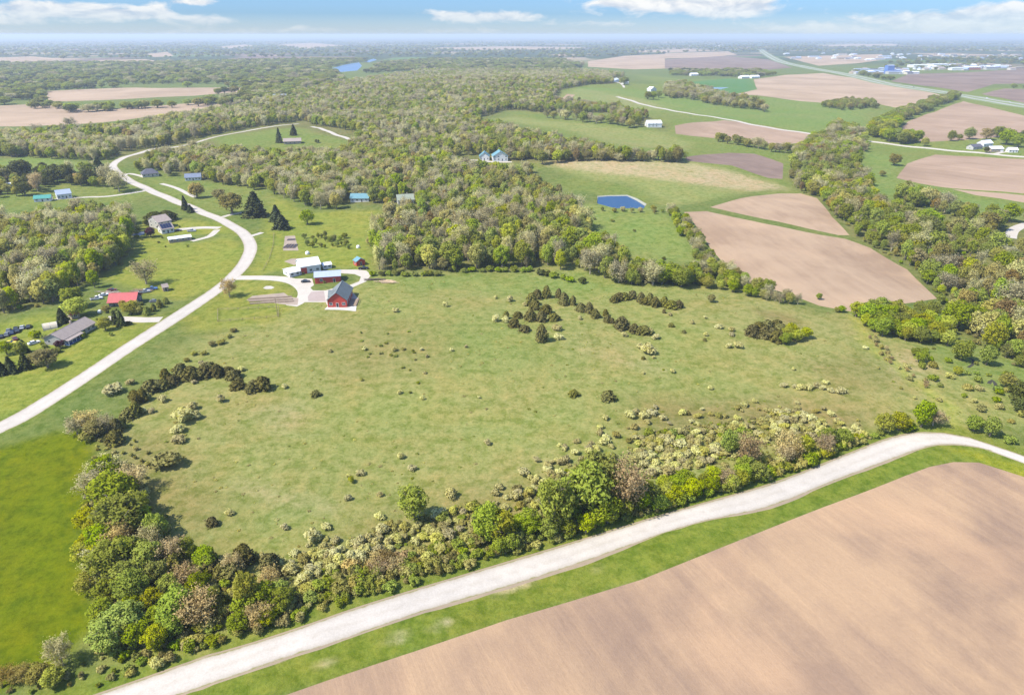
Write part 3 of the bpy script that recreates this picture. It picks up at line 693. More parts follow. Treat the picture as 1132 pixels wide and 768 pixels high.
# ------------------------------------------------------------------ where they stand
P=[]   # dict(kind,col,x,y,h,w,place)
def plant(kind,col,x,y,h,w,place,hand=False): P.append(dict(kind=kind,col=col,x=x,y=y,h=h,w=w,place=place,hand=hand))
def at(kind,col,px,py,wpx,hpx,place):
    """a plant seen in the photo: foot at (px,py), crown wpx wide and hpx tall in photo pixels"""
    g=G(px,py); dep=to_px([g])[0][2]; th=math.atan2(CAMZ-g.z,math.hypot(g.x,g.y))
    w=wpx*dep/FPX; h=max(.6,(hpx*dep/FPX-.35*w*math.sin(th))/math.cos(th)); h=min(max(h,(.85 if kind=='leafy_tree' else .55)*w),2.2*w+1)
    plant(kind,col,g.x,g.y,h,w,place,True)
def scatter(poly,step,mix,hr,wr,place,avoid=True,margin=2.0,maxd=1e9,px=True,jit=.42,seed=1,edge=0.0):
    rng=np.random.default_rng(seed)
    poly=ground_px(poly)[:,:2] if px else np.asarray(poly)
    lo_=poly.min(0);hi_=poly.max(0)
    gx,gy=np.meshgrid(np.arange(lo_[0],hi_[0],step),np.arange(lo_[1],hi_[1],step*.87))
    gx[1::2]+=step/2
    x=gx.ravel()+rng.uniform(-jit,jit,gx.size)*step; y=gy.ravel()+rng.uniform(-jit,jit,gx.size)*step
    k=inside(poly,x,y)
    if edge:   # ragged edge of the wood
        x,y=x[k],y[k]; k=seg_dist(poly,x,y)>rng.uniform(0,edge,len(x))
    x,y=x[k],y[k]
    if avoid:
        k=np.ones(len(x),bool)
        for kk,p in OPEN:
            ins=inside(p,x,y)
            near=(x>p[:,0].min()-margin)&(x<p[:,0].max()+margin)&(y>p[:,1].min()-margin)&(y<p[:,1].max()+margin)&k&~ins
            idx=np.where(near)[0]; k&=~ins
            if len(idx): k[idx[seg_dist(p,x[idx],y[idx])<margin]]=False
        for p in CLEAR: k&=~inside(p,x,y)
        x,y=x[k],y[k]
    wts=np.array([m[2] for m in mix],float);wts/=wts.sum()
    # neighbours of one sort tend to stand together
    fld=(np.sin(x/31+seed)+np.sin(y/37+2*seed)+np.sin((x+y)/19)+rng.normal(size=len(x))*1.3)
    rank=np.argsort(np.argsort(fld))/max(1,len(x)); ci=np.searchsorted(np.cumsum(wts),rank*.9999)
    for xx,yy,c in zip(x,y,ci):
        h=rng.uniform(*hr); plant(mix[c][0],mix[c][1],xx,yy,h*(mix[c][3] if len(mix[c])>3 else 1),max(1,h*rng.uniform(*wr)*(mix[c][3] if len(mix[c])>3 else 1)),place)
CLEAR=[ground_px(p)[:,:2] for p in [
  [(205,157),(240,148),(335,134),(350,139),(397,149),(397,161),(380,174),(318,177),(255,173),(218,169)],[(120,176),(140,166),(200,159),(215,158),(212,174),(165,177),(150,188),(120,193)],
  [(1000,228),(1030,232),(1060,246),(1085,252),(1062,259),(1020,251),(1000,242)],[(1022,262),(1050,262),(1062,276),(1032,277)],[(1055,287),(1092,284),(1097,294),(1062,297)],[(955,205),(985,222),(1010,226),(1000,238),(975,226)],
  [(-80,112),(50,112),(111,111.5),(215,106.5),(265,103),(272,114),(215,114),(134,119.5),(95,121.5),(40,114.5),(-80,118)],          # lawn round the hill house
  [(152,190),(180,188),(186,195),(226,199),(250,206),(300,213),(318,222),(330,231),(376,232),(385,222),(414,228),(412,238),(340,240),(300,222),(262,240),(225,232),(175,212),(150,202)],
  [(500,182),(510,172),(560,174),(595,178),(600,184),(575,196),(525,194)],
  [(372,224),(405,219),(410,226),(390,230)],[(432,240),(438,222),(462,222),(466,240)],
  [(455,172),(468,171),(472,177),(460,178)],
  [(655,226),(655,214),(700,211),(722,222),(722,234),(680,234)],
  [(703,152),(710,132),(740,131),(744,148)],[(676,92),(676,86),(695,86),(695,98)],[(716,102),(716,95),(730,95),(730,102)],
  [(298,112),(298,106),(322,106),(322,112)],
  [(1000,212),(1055,213),(1132,232),(1132,244),(1088,240),(1050,236),(985,206)],
  [(1085,272),(1106,246),(1200,236),(1200,285),(1120,283)],
  [(1018,388),(1035,382),(1062,382),(1080,395),(1098,408),(1110,430),(1120,445),(1200,470),(1200,490),(1050,440)]]]
LF=[('leafy_tree','olive',2.4),('leafy_tree','lime',3.0),('leafy_tree','green',3.8),('leafy_tree','yellow',.9),('budding_tree','grey',3.6),('leafy_tree','bright',1.2),('leafy_tree','sage',1.2),('leafy_tree','rust',.3),('green_shrub','green',1.0,.4),('green_shrub','lime',.8,.4)]
RF=[('leafy_tree','green',3.0),('leafy_tree','olive',1.8),('leafy_tree','lime',2.6),('budding_tree','grey',2.0),('leafy_tree','bright',2.4),('leafy_tree','yellow',.8),('leafy_tree','rust',.5),('leafy_tree','sage',1.2)]
LW=[('leafy_tree','olive',2.6),('leafy_tree','lime',2.6),('budding_tree','grey',2.8),('leafy_tree','green',2.6),('leafy_tree','yellow',1.2),('leafy_tree','bright',1.0),('leafy_tree','sage',.6)]
scatter(WOOD_L,5.8,LW,(7,15.5),(.42,.8),'in the wood left of the bending gravel road',seed=3,edge=4)
near=[(415,303),(480,301),(540,299),(600,298),(640,300),(672,312),(700,303),(690,285),(660,270),(650,250),(640,235),(625,225),(600,212),(585,196),(540,193),(470,186),(400,215),(440,228),(412,250),(405,270)]
scatter(near,5.8,LF,(5,15.5),(.42,.85),'in the wood behind the sloping pasture',seed=4,edge=4)
wp=ground_px(WOOD_C)[:,:2]; nearw=ground_px(near)[:,:2]; CLEAR.append(nearw)
q0=len(P); scatter(wp,8.6,LF,(7.5,15),(.5,.95),'in the rolling woods of the middle distance',px=False,seed=5,edge=5)
scatter([(0,152),(130,170),(210,178),(235,165),(320,166),(400,160),(470,178),(520,175),(600,180),(585,196),(540,193),(400,212),(300,206),(215,190),(150,180),(0,172),(-100,172),(-100,152)],7.2,LF,(7,14),(.5,.9),'in the woods beyond the houses',seed=15,edge=4)
scatter(WOOD_R,7.4,RF,(4.5,14),(.5,1.1),'in the creek-side wood right of the tan field',seed=6,edge=3)
scatter([(945,350),(965,346),(1000,345),(1035,345),(1050,372),(1060,385),(1045,385),(1030,382),(1010,378),(985,375),(962,368)],5.2,[('leafy_tree','bright',5),('leafy_tree','yellow',3),('leafy_tree','green',1.5),('green_shrub','bright',1.5,.5)],(5.5,9),(.8,1.1),'in the bright grove below the tan field',seed=7)
# hedge between pasture and the tan field
scatter([(735,236),(752,240),(768,258),(780,280),(800,303),(830,318),(850,324),(835,330),(800,322),(775,318),(745,318),(700,316),(672,312),(690,303),(740,305),(772,300),(765,275),(745,252)],6.0,[('leafy_tree','bright',3),('leafy_tree','yellow',1.5),('leafy_tree','olive',2.2),('budding_tree','grey',1.6),('leafy_tree','green',2)],(5,9),(.7,1.05),'in the hedge beside the tan field',margin=1.0,seed=8)
scatter([(835,326),(858,330),(878,334),(884,337),(870,337),(840,333)],4.2,[('budding_tree','grey',4),('leafy_tree','olive',1)],(4.5,7),(.5,.8),'in the bare scrub on the tan field edge',margin=.5,seed=9)
# rows of the farmland beyond
scatter([(958,150),(968,140),(985,132),(1005,138),(1022,150),(1010,162),(985,158)],12,[('leafy_tree','bright',4),('leafy_tree','yellow',2),('leafy_tree','green',1)],(13,17),(.9,1.1),'in the round grove on the county road',margin=4,seed=10)
scatter([(985,132),(1003,122),(1062,104),(1066,108),(1030,121),(1003,134)],14,[('leafy_tree','green',4),('leafy_tree','olive',2)],(11,15),(.9,1.2),'in the tree row running to the highway',margin=4,seed=11)
scatter([(895,158),(925,140),(955,150),(955,165),(930,172),(905,175),(880,185),(872,182)],10,RF,(10,14),(.8,1.1),'in the creek wood by the county road',margin=4,seed=12)
scatter([(905,118),(935,112),(965,114),(970,120),(930,122)],12,[('leafy_tree','green',3),('leafy_tree','olive',2)],(8,12),(.8,1.2),'in the hedge below the wide tan field',seed=13)
scatter([(735,96),(755,94),(800,108),(842,118),(838,122),(790,117),(760,110),(735,108)],12,[('leafy_tree','olive',3),('budding_tree','grey',2),('leafy_tree','green',2)],(10,14),(.8,1.1),'in the tree belt by the pale pond',seed=14)
for a,b,n,pl in [((792,156),(870,170),14,'in the thin hedge along the brown field'),((870,168),(905,178),8,'in the thin hedge along the brown field'),((800,112),(850,124),8,'on the green slope by the county road'),((560,176),(757,178),34,'in the tree row above the straw slope'),((603,129),(705,142),17,'in the tree row above the olive pasture'),((645,234),(740,236),8,'in the scrub below the blue pond')]:
    for i in range(n):
        t=(i+random.uniform(.1,.9))/n; at(random.choice(['leafy_tree','leafy_tree','budding_tree']),random.choice(['olive','green','grey','olive']),a[0]+(b[0]-a[0])*t,a[1]+(b[1]-a[1])*t+random.uniform(-1.2,1.2),random.uniform(8,13)*(.55 if 'pond' in pl else 1),random.uniform(8,13)*(.5 if 'pond' in pl else 1),pl)
LT=[('leafy_tree','dark',2),('leafy_tree','olive',2),('leafy_tree','green',2),('budding_tree','grey',1.5),('leafy_tree','lime',1)]
scatter([(-40,196),(0,193),(60,192),(110,188),(125,196),(130,212),(112,206),(60,207),(30,218),(0,220),(-40,225)],11,LT,(7,12),(.7,1.0),'among the cottages on the left lawn',seed=17)
scatter([(215,197),(250,205),(300,213),(318,222),(330,231),(376,232),(385,222),(384,217),(330,205),(260,198)],8,LF,(9,13),(.65,.95),'in the woods beyond the houses',seed=16)
scatter([(140,185),(160,181),(186,184),(200,192),(186,195),(150,190)],8,LF,(7,11),(.65,.95),'around the hip-roofed house',seed=18)
scatter([(640,300),(690,292),(720,300),(770,306),(775,317),(730,318),(680,313)],6.5,[('leafy_tree','bright',3),('leafy_tree','lime',3),('leafy_tree','green',1.5),('budding_tree','grey',1.2)],(7,11),(.8,1.1),'in the leafy corner where wood meets hedge',margin=1.0,seed=19)
# ---- foreground hedges
HM=[('leafy_tree','green',1.6),('leafy_tree','lime',3),('leafy_tree','bright',2.4),('leafy_tree','yellow',2.8),('leafy_tree','olive',.8),('budding_tree','tan',.8),('budding_tree','grey',.8),('flowering_shrub','sage',1.2,.6)]
scatter([(92,545),(150,535),(170,570),(185,610),(195,650),(215,690),(190,715),(150,735),(120,720),(112,690),(104,650),(95,610),(100,575)],5.0,HM,(5.5,9),(.75,1.05),'in the tangled hedge right of the vivid green field',margin=2.5,seed=20)
scatter([(190,610),(240,625),(300,650),(330,660),(330,672),(280,694),(225,715),(205,690),(195,650)],4.6,[('budding_tree','tan',1.4),('leafy_tree','bright',2.4),('leafy_tree','lime',2.4),('cedar_tree','cedar',1.4,.8),('flowering_shrub','sage',2.4,.6),('leafy_tree','green',1)],(4,7),(.8,1.1),'in the mixed hedge above the white road',margin=2.5,seed=21)
scatter([(330,645),(420,620),(540,590),(545,606),(420,650),(340,680)],3.6,[('green_shrub','olive',2),('green_shrub','lime',3.4),('flowering_shrub','sage',3)],(1.8,3.8),(1.1,1.6),'in the low scrub above the white road',margin=2.2,seed=22)
scatter([(540,600),(560,575),(620,570),(700,545),(790,530),(880,505),(960,478),(975,485),(925,503),(840,532),(770,558),(690,580),(620,600),(560,620)],3.9,[('leafy_tree','bright',2.4),('leafy_tree','yellow',2.4),('leafy_tree','lime',3),('green_shrub','lime',1.6,.6),('budding_tree','tan',.8),('flowering_shrub','sage',1.6,.6)],(4,6.5),(.8,1.15),'in the leafy hedge along the white road',margin=2.2,seed=23)
scatter([(700,560),(790,533),(880,507),(960,480),(985,484),(925,505),(840,534),(770,560),(700,580)],3.4,[('green_shrub','lime',4),('green_shrub','bright',3),('green_shrub','yellow',3),('green_shrub','sage',2)],(2.4,4.2),(1.0,1.4),'in the low bushes along the white road',margin=2.0,seed=24)
# big single trees of the hedges
for k,c,x,y,w_,h_,pl in [
 ('leafy_tree','lime',648,570,58,68,'the broadest tree of the roadside hedge'),('leafy_tree','lime',612,585,46,66,'beside the broadest roadside tree'),('leafy_tree','lime',668,576,40,36,'over the white road verge'),
 ('budding_tree','tan',692,566,40,56,'between green trees of the roadside hedge'),('leafy_tree','lime',660,560,56,66,'at the back of the broadest roadside tree'),
 ('leafy_tree','yellow',555,600,34,42,'standing over the low roadside scrub'),('leafy_tree','lime',540,598,40,46,'standing over the low roadside scrub'),
 ('leafy_tree','lime',458,574,38,44,'alone on the meadow edge above the low scrub'),('leafy_tree','bright',805,502,22,30,'rising above the cream scrub'),('budding_tree','tan',826,512,24,32,'among the cream scrub'),('budding_tree','tan',869,505,28,28,'among the cream scrub'),
 ('leafy_tree','yellow',888,503,20,26,'near the bend end of the hedge'),('leafy_tree','bright',913,494,20,26,'near the bend end of the hedge'),('leafy_tree','bright',930,490,22,20,'near the bend end of the hedge'),
 ('leafy_tree','yellow',975,478,22,26,'above the road bend'),('leafy_tree','yellow',993,475,26,22,'above the road bend'),('leafy_tree','bright',1018,472,22,34,'tallest above the road bend'),('budding_tree','tan',1031,470,24,20,'above the road bend'),('green_shrub','bright',1005,476,18,12,'above the road bend'),
 ('leafy_tree','bright',1076,476,22,18,'right of the road bend'),('leafy_tree','bright',1094,482,22,26,'right of the road bend'),('green_shrub','bright',1115,489,16,12,'right of the road bend'),
 ('budding_tree','tan',222,690,40,38,'at the front of the mixed hedge'),('budding_tree','tan',190,625,30,32,'in the tangled hedge'),('leafy_tree','yellow',276,672,28,44,'at the front of the mixed hedge'),('leafy_tree','yellow',295,690,24,22,'at the verge of the white road'),
 ('cedar_tree','cedar',270,622,24,24,'at the top of the mixed hedge'),('cedar_tree','cedar',300,632,24,24,'at the top of the mixed hedge'),('cedar_tree','cedar',258,640,26,22,'at the top of the mixed hedge'),('cedar_tree','cedar',232,628,26,22,'at the top of the mixed hedge'),
 ('budding_tree','grey',70,735,28,34,'alone at the foot of the vivid green field'),('budding_tree','rust',10,752,22,18,'on the bottom edge left of the grey tree'),('budding_tree','rust',26,751,22,18,'on the bottom edge left of the grey tree'),('leafy_tree','olive',45,752,26,18,'on the bottom edge left of the grey tree'),('leafy_tree','yellow',60,756,26,20,'on the bottom edge below the grey tree'),
 ('budding_tree','tan',98,474,24,22,'at the top corner of the vivid green field'),('budding_tree','grey',86,480,22,20,'at the top corner of the vivid green field'),('leafy_tree','olive',108,482,24,22,'at the top corner of the vivid green field'),('budding_tree','grey',119,478,20,20,'at the top corner of the vivid green field'),('green_shrub','olive',97,486,24,12,'at the top corner of the vivid green field'),('leafy_tree','bright',118,530,34,32,'at the top of the tangled hedge'),('budding_tree','grey',120,528,36,26,'at the top of the tangled hedge'),
 ('leafy_tree','lime',130,560,50,46,'in the upper tangled hedge'),('leafy_tree','green',140,592,54,56,'in the upper tangled hedge'),('leafy_tree','yellow',100,585,28,30,'leaning over the vivid green field'),('leafy_tree','yellow',98,622,30,30,'leaning over the vivid green field'),('leafy_tree','yellow',100,655,30,28,'leaning over the vivid green field'),
 ('leafy_tree','lime',125,640,44,48,'in the lower tangled hedge'),('leafy_tree','bright',150,665,40,42,'in the lower tangled hedge'),('leafy_tree','bright',118,690,32,34,'in the lower tangled hedge'),('leafy_tree','bright',155,712,34,32,'in the lower tangled hedge'),('leafy_tree','yellow',162,628,26,30,'in the tangled hedge'),
 ('green_shrub','olive',186,516,34,18,'alone on the meadow'),('green_shrub','yellow',388,533,9,9,'alone on the meadow')]: at(k,c,x,y,w_,h_,pl)
for i in range(30):
    t=i/29; at('budding_tree' if i%2 else 'green_shrub','tan' if i%3 else 'rust',385+60*random.random(),632-14*random.random()-(10*t if 0 else 0),22,14,'in the rusty thicket above the low scrub') if i<9 else None
# the arc of cedars
ARC=[(132,489),(130,478),(137,472),(140,463),(148,457),(152,449),(150,442),(160,440),(165,434),(172,431),(178,428),(186,424),(193,421),(201,418),(209,416),(217,416),(226,415),(233,414),(241,416),(255,419),(252,414),(266,425),(275,428),(284,430),(293,431)]
for i,(x,y) in enumerate(ARC): at('cedar_tree','cedar',x+random.uniform(-4,4),y+random.uniform(-3,4),random.uniform(11,22),random.uniform(9,17),'in the curved row of cedars on the left meadow')
# cedars on the knoll
for x,y,w_,h_ in [(587,337,13,15),(594,330,11,12),(605,329,11,12),(592,342,12,11),(603,346,14,12),(618,329,7,11),(622,337,10,13),(634,337,9,10),(641,344,11,10),(652,346,9,11),(657,351,9,9),
                  (573,351,12,9),(586,354,12,11),(568,361,12,9),(580,366,12,9),(598,377,15,17),(612,354,14,11),(599,355,11,12),(670,349,8,8),(671,356,8,10),(676,357,8,7),(687,363,13,14),(700,367,12,12),(712,369,12,10),(560,352,9,9)]:
    at('cedar_tree','cedar',x+random.uniform(-1,1),y,w_*random.uniform(.8,1.25),h_*random.uniform(.8,1.2),'among the dark cedars on the pasture knoll')
for i,(x,y) in enumerate([(679,333),(690,330),(699,331),(708,333),(713,335),(724,337),(734,339),(742,341),(750,341),(685,330),(718,336)]): at('cedar_tree','cedar',x,y+random.uniform(-1.5,2),random.uniform(8,14),random.uniform(7,13),'in the upper cedar row on the pasture')
for x,y,w_,h_ in [(734,346,4,5),(742,361,7,5),(634,437,12,8),(672,441,18,9),(349,437,11,5),(756,368,5,4),(779,377,4,4),(165,605,11,9),(235,580,13,11),(711,397,5,4)]: at('cedar_tree','cedar',x,y,w_,h_,'standing alone on the open pasture')
for x,y in [(832,371),(838,368),(845,372),(852,374),(858,377),(847,366),(862,370),(870,374),(868,380),(880,377),(858,366),(874,370),(890,374)]: at('cedar_tree' if x<868 else 'leafy_tree','cedar' if x<868 else random.choice(['yellow','bright']),x,y,16,14,'in the dense clump on the right pasture')
# cream-flowered shrubs
CR='on the open pasture'
for x,y,w_,h_ in [(437,345,8,7),(492,339,8,8),(548,330,6,5),(580,338,7,6),(564,333,10,9),(547,355,12,11),(559,356,9,9),(615,365,12,9),(617,374,12,8),(707,385,9,8),(716,390,20,16),(724,374,11,8),(718,368,11,8),(722,396,5,5),
  (690,372,8,7),(765,358,6,6),(780,352,6,5),(795,363,11,7),(809,371,9,6),(808,366,9,7),(805,384,9,8),(817,384,15,9),(840,374,7,6),(877,409,6,5),(744,412,8,7),(711,413,5,4),(785,430,8,6),(641,353,7,6),(780,371,7,6),(741,349,6,5),
  (365,389,7,5),(403,387,7,6),(436,388,7,7),(466,387,5,5),(515,384,5,5),(314,428,8,6),(442,435,7,6),(467,441,7,6),(530,440,5,4),(470,413,6,4),(499,388,5,5),(472,395,5,5),
  (230,409,17,15),(222,402,7,5),(268,410,10,8),(262,415,8,6),(315,429,8,6),(244,444,13,12),(215,424,8,6),(179,444,13,11),(167,456,10,8),(158,456,9,8),(277,434,7,5),(205,466,28,22),(217,462,14,12),(198,477,18,10),(197,489,18,9),(214,452,14,12),
  (125,435,22,16),(145,424,12,9),(160,440,10,8),(140,545,16,10),(160,546,14,9),
  (539,491,10,9),(443,506,11,9),(455,519,11,8),(398,525,12,8),(499,549,19,15),(385,527,6,5),(420,548,10,7),(347,600,22,22),(362,584,15,9),(315,584,12,9),(254,568,13,9),(420,572,15,9),(326,613,13,9),(290,618,14,12),(385,552,10,8),
  (548,547,11,10),(571,552,17,15),(552,540,12,9),(558,564,13,10),(580,525,17,13),(587,530,10,8),(605,516,11,9),(608,526,12,10),(622,510,10,9),(610,512,8,7),(652,501,11,9),(668,490,15,11),(664,473,9,6),(670,464,10,8),(651,497,10,8),(676,495,9,7),(600,535,12,9),(660,498,12,9),(560,552,9,8),(623,498,7,6),
  (697,461,14,11),(703,457,12,9),(712,462,14,10),(720,458,13,9),(733,464,11,8),(716,468,9,7),(725,452,8,7),(755,458,11,9),(837,482,11,10),(790,474,10,7),(812,470,12,8),(825,473,9,8),(848,464,9,7),(770,470,8,6),
  (866,427,11,7),(878,428,8,6),(886,430,14,9),(893,430,12,9),(902,428,10,8),(909,430,9,7),(918,433,9,7),(929,434,14,8),(912,424,8,6),(945,475,12,9),(925,467,11,8),(952,482,14,11),(935,478,12,9)]:
    at('flowering_shrub','cream',x,y,w_,h_,CR)
scatter([(830,462),(880,452),(915,470),(950,480),(900,492),(850,480)],2.9,[('flowering_shrub','cream',3),('flowering_shrub','sage',2)],(1.8,3.2),(1.3,1.7),'in the cream-flowered scrub near the road bend',seed=31)
scatter([(700,480),(760,478),(830,470),(850,490),(780,515),(720,528),(700,515)],3.1,[('flowering_shrub','cream',3),('flowering_shrub','sage',2.4),('green_shrub','lime',.6)],(1.6,3.0),(1.3,1.8),'in the cream-flowered scrub behind the roadside hedge',seed=32)
scatter([(300,630),(350,610),(420,585),(520,560),(560,570),(540,590),(420,612),(330,650)],3.0,[('flowering_shrub','cream',3),('flowering_shrub','sage',3),('green_shrub','lime',.6)],(1.6,3.2),(1.2,1.7),'in the cream-flowered scrub above the low hedge',seed=33)
scatter([(560,560),(590,520),(640,505),(690,510),(640,540),(600,570)],4.2,[('flowering_shrub','cream',3),('flowering_shrub','sage',2)],(1.8,3.0),(1.0,1.4),'in the cream-flowered scrub behind the roadside hedge',seed=34)
scatter([(955,372),(965,368),(990,395),(1010,410),(1035,430),(1020,432),(980,400)],4.6,[('budding_tree','tan',2,.5),('flowering_shrub','sage',2,.7)],(2.4,3.6),(.9,1.3),'in the dry scrub along the field track',seed=35)
scatter([(560,560),(600,500),(680,470),(760,455),(850,440),(960,462),(985,480),(900,500),(780,520),(690,545),(600,575)],6.0,[('flowering_shrub','cream',3),('flowering_shrub','sage',3),('green_shrub','olive',1)],(.9,2.4),(1.2,1.7),'in the pale scrub spreading up the pasture',seed=36,jit=.5)
scatter([(250,640),(330,600),(430,575),(540,550),(560,570),(420,610),(320,645)],5.0,[('flowering_shrub','cream',3),('flowering_shrub','sage',3)],(.9,2.2),(1.2,1.7),'in the pale scrub above the mixed hedge',seed=37,jit=.5)
for x,y,w_,h_,c in [(1012,393,11,10,'bright'),(1018,401,18,14,'bright'),(1062,398,22,26,'green'),(1095,385,24,32,'yellow'),(1090,403,20,24,'bright'),(1120,392,14,14,'bright'),(1058,414,12,9,'yellow'),(1112,428,20,9,'olive'),(1125,447,26,30,'dark'),(1128,455,20,18,'dark'),(1100,376,16,14,'olive'),(1127,405,16,14,'bright'),
                    (786,334,9,10,'olive'),(905,331,7,8,'bright'),(930,345,9,6,'bright'),(925,345,7,6,'yellow'),(946,346,6,7,'bright')]: at('leafy_tree',c,x,y,w_,h_,'by the creek below the bright grove' if x>950 else 'on the tan field edge')
scatter([(1000,395),(1030,385),(1070,390),(1100,410),(1130,425),(1150,470),(1115,470),(1070,450),(1030,425)],8,[('green_shrub','lime',3),('green_shrub','bright',2),('flowering_shrub','sage',2),('green_shrub','olive',1)],(1.2,3.0),(1.1,1.6),'in the rough creek scrub at the right edge',seed=84,jit=.5,avoid=False)
scatter([(950,372),(975,380),(1000,410),(1040,440),(1060,470),(1030,465),(990,430),(960,400)],8.5,[('flowering_shrub','sage',3),('green_shrub','olive',1),('flowering_shrub','cream',1)],(.7,1.8),(1.2,1.7),'in the dry scrub along the field track',seed=85,jit=.5,avoid=False)
# house-yard trees
Y1='beside the red farmstead drive'
for k,c,x,y,w_,h_,pl in [('spruce_tree','spruce',283,239,25,28,'beside the bend of the gravel road'),('spruce_tree','spruce',306,245,14,19,'between the bend and the lawn'),('spruce_tree','spruce',312,253,19,17,'between the bend and the lawn'),('leafy_tree','bright',340,248,16,18,'on the mown lawn behind the farmstead'),
 ('budding_tree','tan',254,328,17,20,Y1),('leafy_tree','olive',257,236,28,18,'beside the bend of the gravel road'),('leafy_tree','rust',218,219,18,18,'by the grey cottage lawn'),('leafy_tree','olive',243,222,16,12,'by the grey cottage lawn'),
 ('budding_tree','grey',162,314,25,26,'on the mown slope above the red-roofed house'),('leafy_tree','bright',105,318,14,22,'at the edge of the left wood'),
 ('leafy_tree','purple',167,262,12,12,'beside the grey gabled house'),('cedar_tree','dark',172,247,22,14,'behind the grey gabled house'),('cedar_tree','dark',185,244,20,12,'behind the grey gabled house'),('spruce_tree','spruce',205,232,8,16,'on the verge by the road bend'),('spruce_tree','spruce',211,235,8,9,'on the verge by the road bend'),
 ('spruce_tree','spruce',70,357,13,18,'behind the long ranch house'),('leafy_tree','yellow',86,350,26,22,'behind the long ranch house'),('leafy_tree','green',82,340,22,26,'behind the long ranch house'),('green_shrub','bright',40,373,13,11,'left of the long ranch house'),('leafy_tree','purple',67,385,12,11,'at the gable of the long ranch house'),
 ('leafy_tree','yellow',117,365,16,17,'in front of the long ranch house'),('spruce_tree','spruce',128,358,8,15,'on the driveway by the gravel road'),('spruce_tree','spruce',135,360,9,18,'on the driveway by the gravel road'),('green_shrub','dark',142,359,9,6,'on the driveway by the gravel road'),('green_shrub','green',123,371,5,6,'in front of the long ranch house'),('green_shrub','bright',91,373,10,8,'in front of the long ranch house'),
 ('leafy_tree','rust',137,344,9,14,'in front of the red-roofed house'),('leafy_tree','yellow',145,347,18,14,'in front of the red-roofed house'),('cedar_tree','green',163,348,8,10,'in the little row of firs by the red-roofed house'),('cedar_tree','green',170,344,7,9,'in the little row of firs by the red-roofed house'),('cedar_tree','green',177,340,7,10,'in the little row of firs by the red-roofed house'),('cedar_tree','green',184,336,7,8,'in the little row of firs by the red-roofed house'),
 ('leafy_tree','green',25,395,16,20,'in the clump at the left edge'),('leafy_tree','bright',8,392,18,18,'in the clump at the left edge'),('spruce_tree','spruce',29,408,13,20,'in the clump at the left edge'),('spruce_tree','spruce',13,412,13,20,'in the clump at the left edge'),('spruce_tree','spruce',2,414,14,18,'in the clump at the left edge'),('leafy_tree','olive',53,406,28,18,'below the long ranch house'),('leafy_tree','olive',40,404,18,16,'below the long ranch house'),('green_shrub','green',62,390,12,8,'below the long ranch house'),('spruce_tree','spruce',28,390,10,16,'in the clump at the left edge'),
 ('leafy_tree','dark',60,202,18,20,'behind the white cottage'),('leafy_tree','dark',75,202,20,22,'behind the white cottage'),('leafy_tree','tan',86,203,14,12,'behind the white cottage'),('spruce_tree','spruce',112,198,18,24,'above the cottage lawn'),('leafy_tree','dark',98,203,20,14,'above the cottage lawn'),('budding_tree','grey',120,205,16,22,'above the cottage lawn'),('budding_tree','grey',132,212,20,22,'above the cottage lawn'),('leafy_tree','dark',25,198,26,18,'left of the white cottage'),('leafy_tree','dark',8,204,20,14,'left of the white cottage'),('budding_tree','tan',42,212,14,20,'left of the white cottage'),('leafy_tree','dark',28,216,14,16,'left of the teal-roofed garage'),
 ('spruce_tree','spruce',309,158,7,16,'beside the hill house'),('spruce_tree','spruce',325,150,8,12,'beside the hill house'),('green_shrub','dark',351,158,6,5,'beside the hill house'),
 ('leafy_tree','green',690,94,10,9,'by the white hill farm'),('leafy_tree','green',716,110,9,9,'below the white gabled house'),('leafy_tree','green',722,110,9,9,'below the white gabled house'),('leafy_tree','green',728,108,8,8,'below the white gabled house'),
 ('leafy_tree','green',1051,156,9,12,'in the field by the county road'),('leafy_tree','green',1071,154,13,13,'in the field by the county road'),('leafy_tree','green',1060,155,8,7,'in the field by the county road'),('leafy_tree','rust',1090,155,14,14,'around the white farm on the county road'),('leafy_tree','green',1102,152,14,13,'around the white farm on the county road'),('leafy_tree','bright',1112,160,20,14,'around the white farm on the county road'),('leafy_tree','bright',1125,163,18,14,'around the white farm on the county road'),('leafy_tree','dark',1132,157,16,14,'around the white farm on the county road'),('leafy_tree','dark',1090,169,6,7,'around the white farm on the county road'),
 ('leafy_tree','yellow',1022,162,9,10,'by the round grove'),('leafy_tree','olive',988,183,14,14,'on the green pasture by the creek'),('leafy_tree','olive',975,195,8,6,'on the green pasture by the creek'),
 ('green_shrub','green',657,243,4,4,'on the pond dam pasture'),('green_shrub','green',677,245,5,4,'on the pond dam pasture'),('green_shrub','green',701,256,4,4,'on the pond dam pasture'),('green_shrub','dark',734,287,6,4,'on the pond dam pasture'),('leafy_tree','olive',722,234,9,7,'at the end of the blue pond'),
 ('spruce_tree','spruce',310,97,0.1,0.1,'x')]:
    if w_>1: at(k,c,x,y,w_,h_,pl)
scatter([(100,350),(118,342),(124,330),(152,330),(178,330),(186,338),(165,350),(140,350),(120,362),(108,372),(92,384),(70,392),(50,398),(30,388),(38,372),(60,362)],9,[('green_shrub','green',2),('green_shrub','lime',2),('leafy_tree','olive',1,1.6),('green_shrub','dark',1)],(1.2,2.8),(1.0,1.4),'in the yards of the red-roofed and ranch houses',margin=1.0,seed=81)
scatter([(320,300),(340,290),(380,296),(405,300),(412,310),(396,318),(330,320)],13,[('green_shrub','green',2),('green_shrub','lime',2)],(1.0,2.0),(1.0,1.4),'around the red farmstead',margin=1.0,seed=82)
scatter([(140,250),(160,246),(200,250),(225,270),(200,280),(160,270)],15,[('green_shrub','green',2),('green_shrub','dark',1)],(1.2,2.4),(1.0,1.4),'around the grey gabled house',margin=1.0,seed=83)
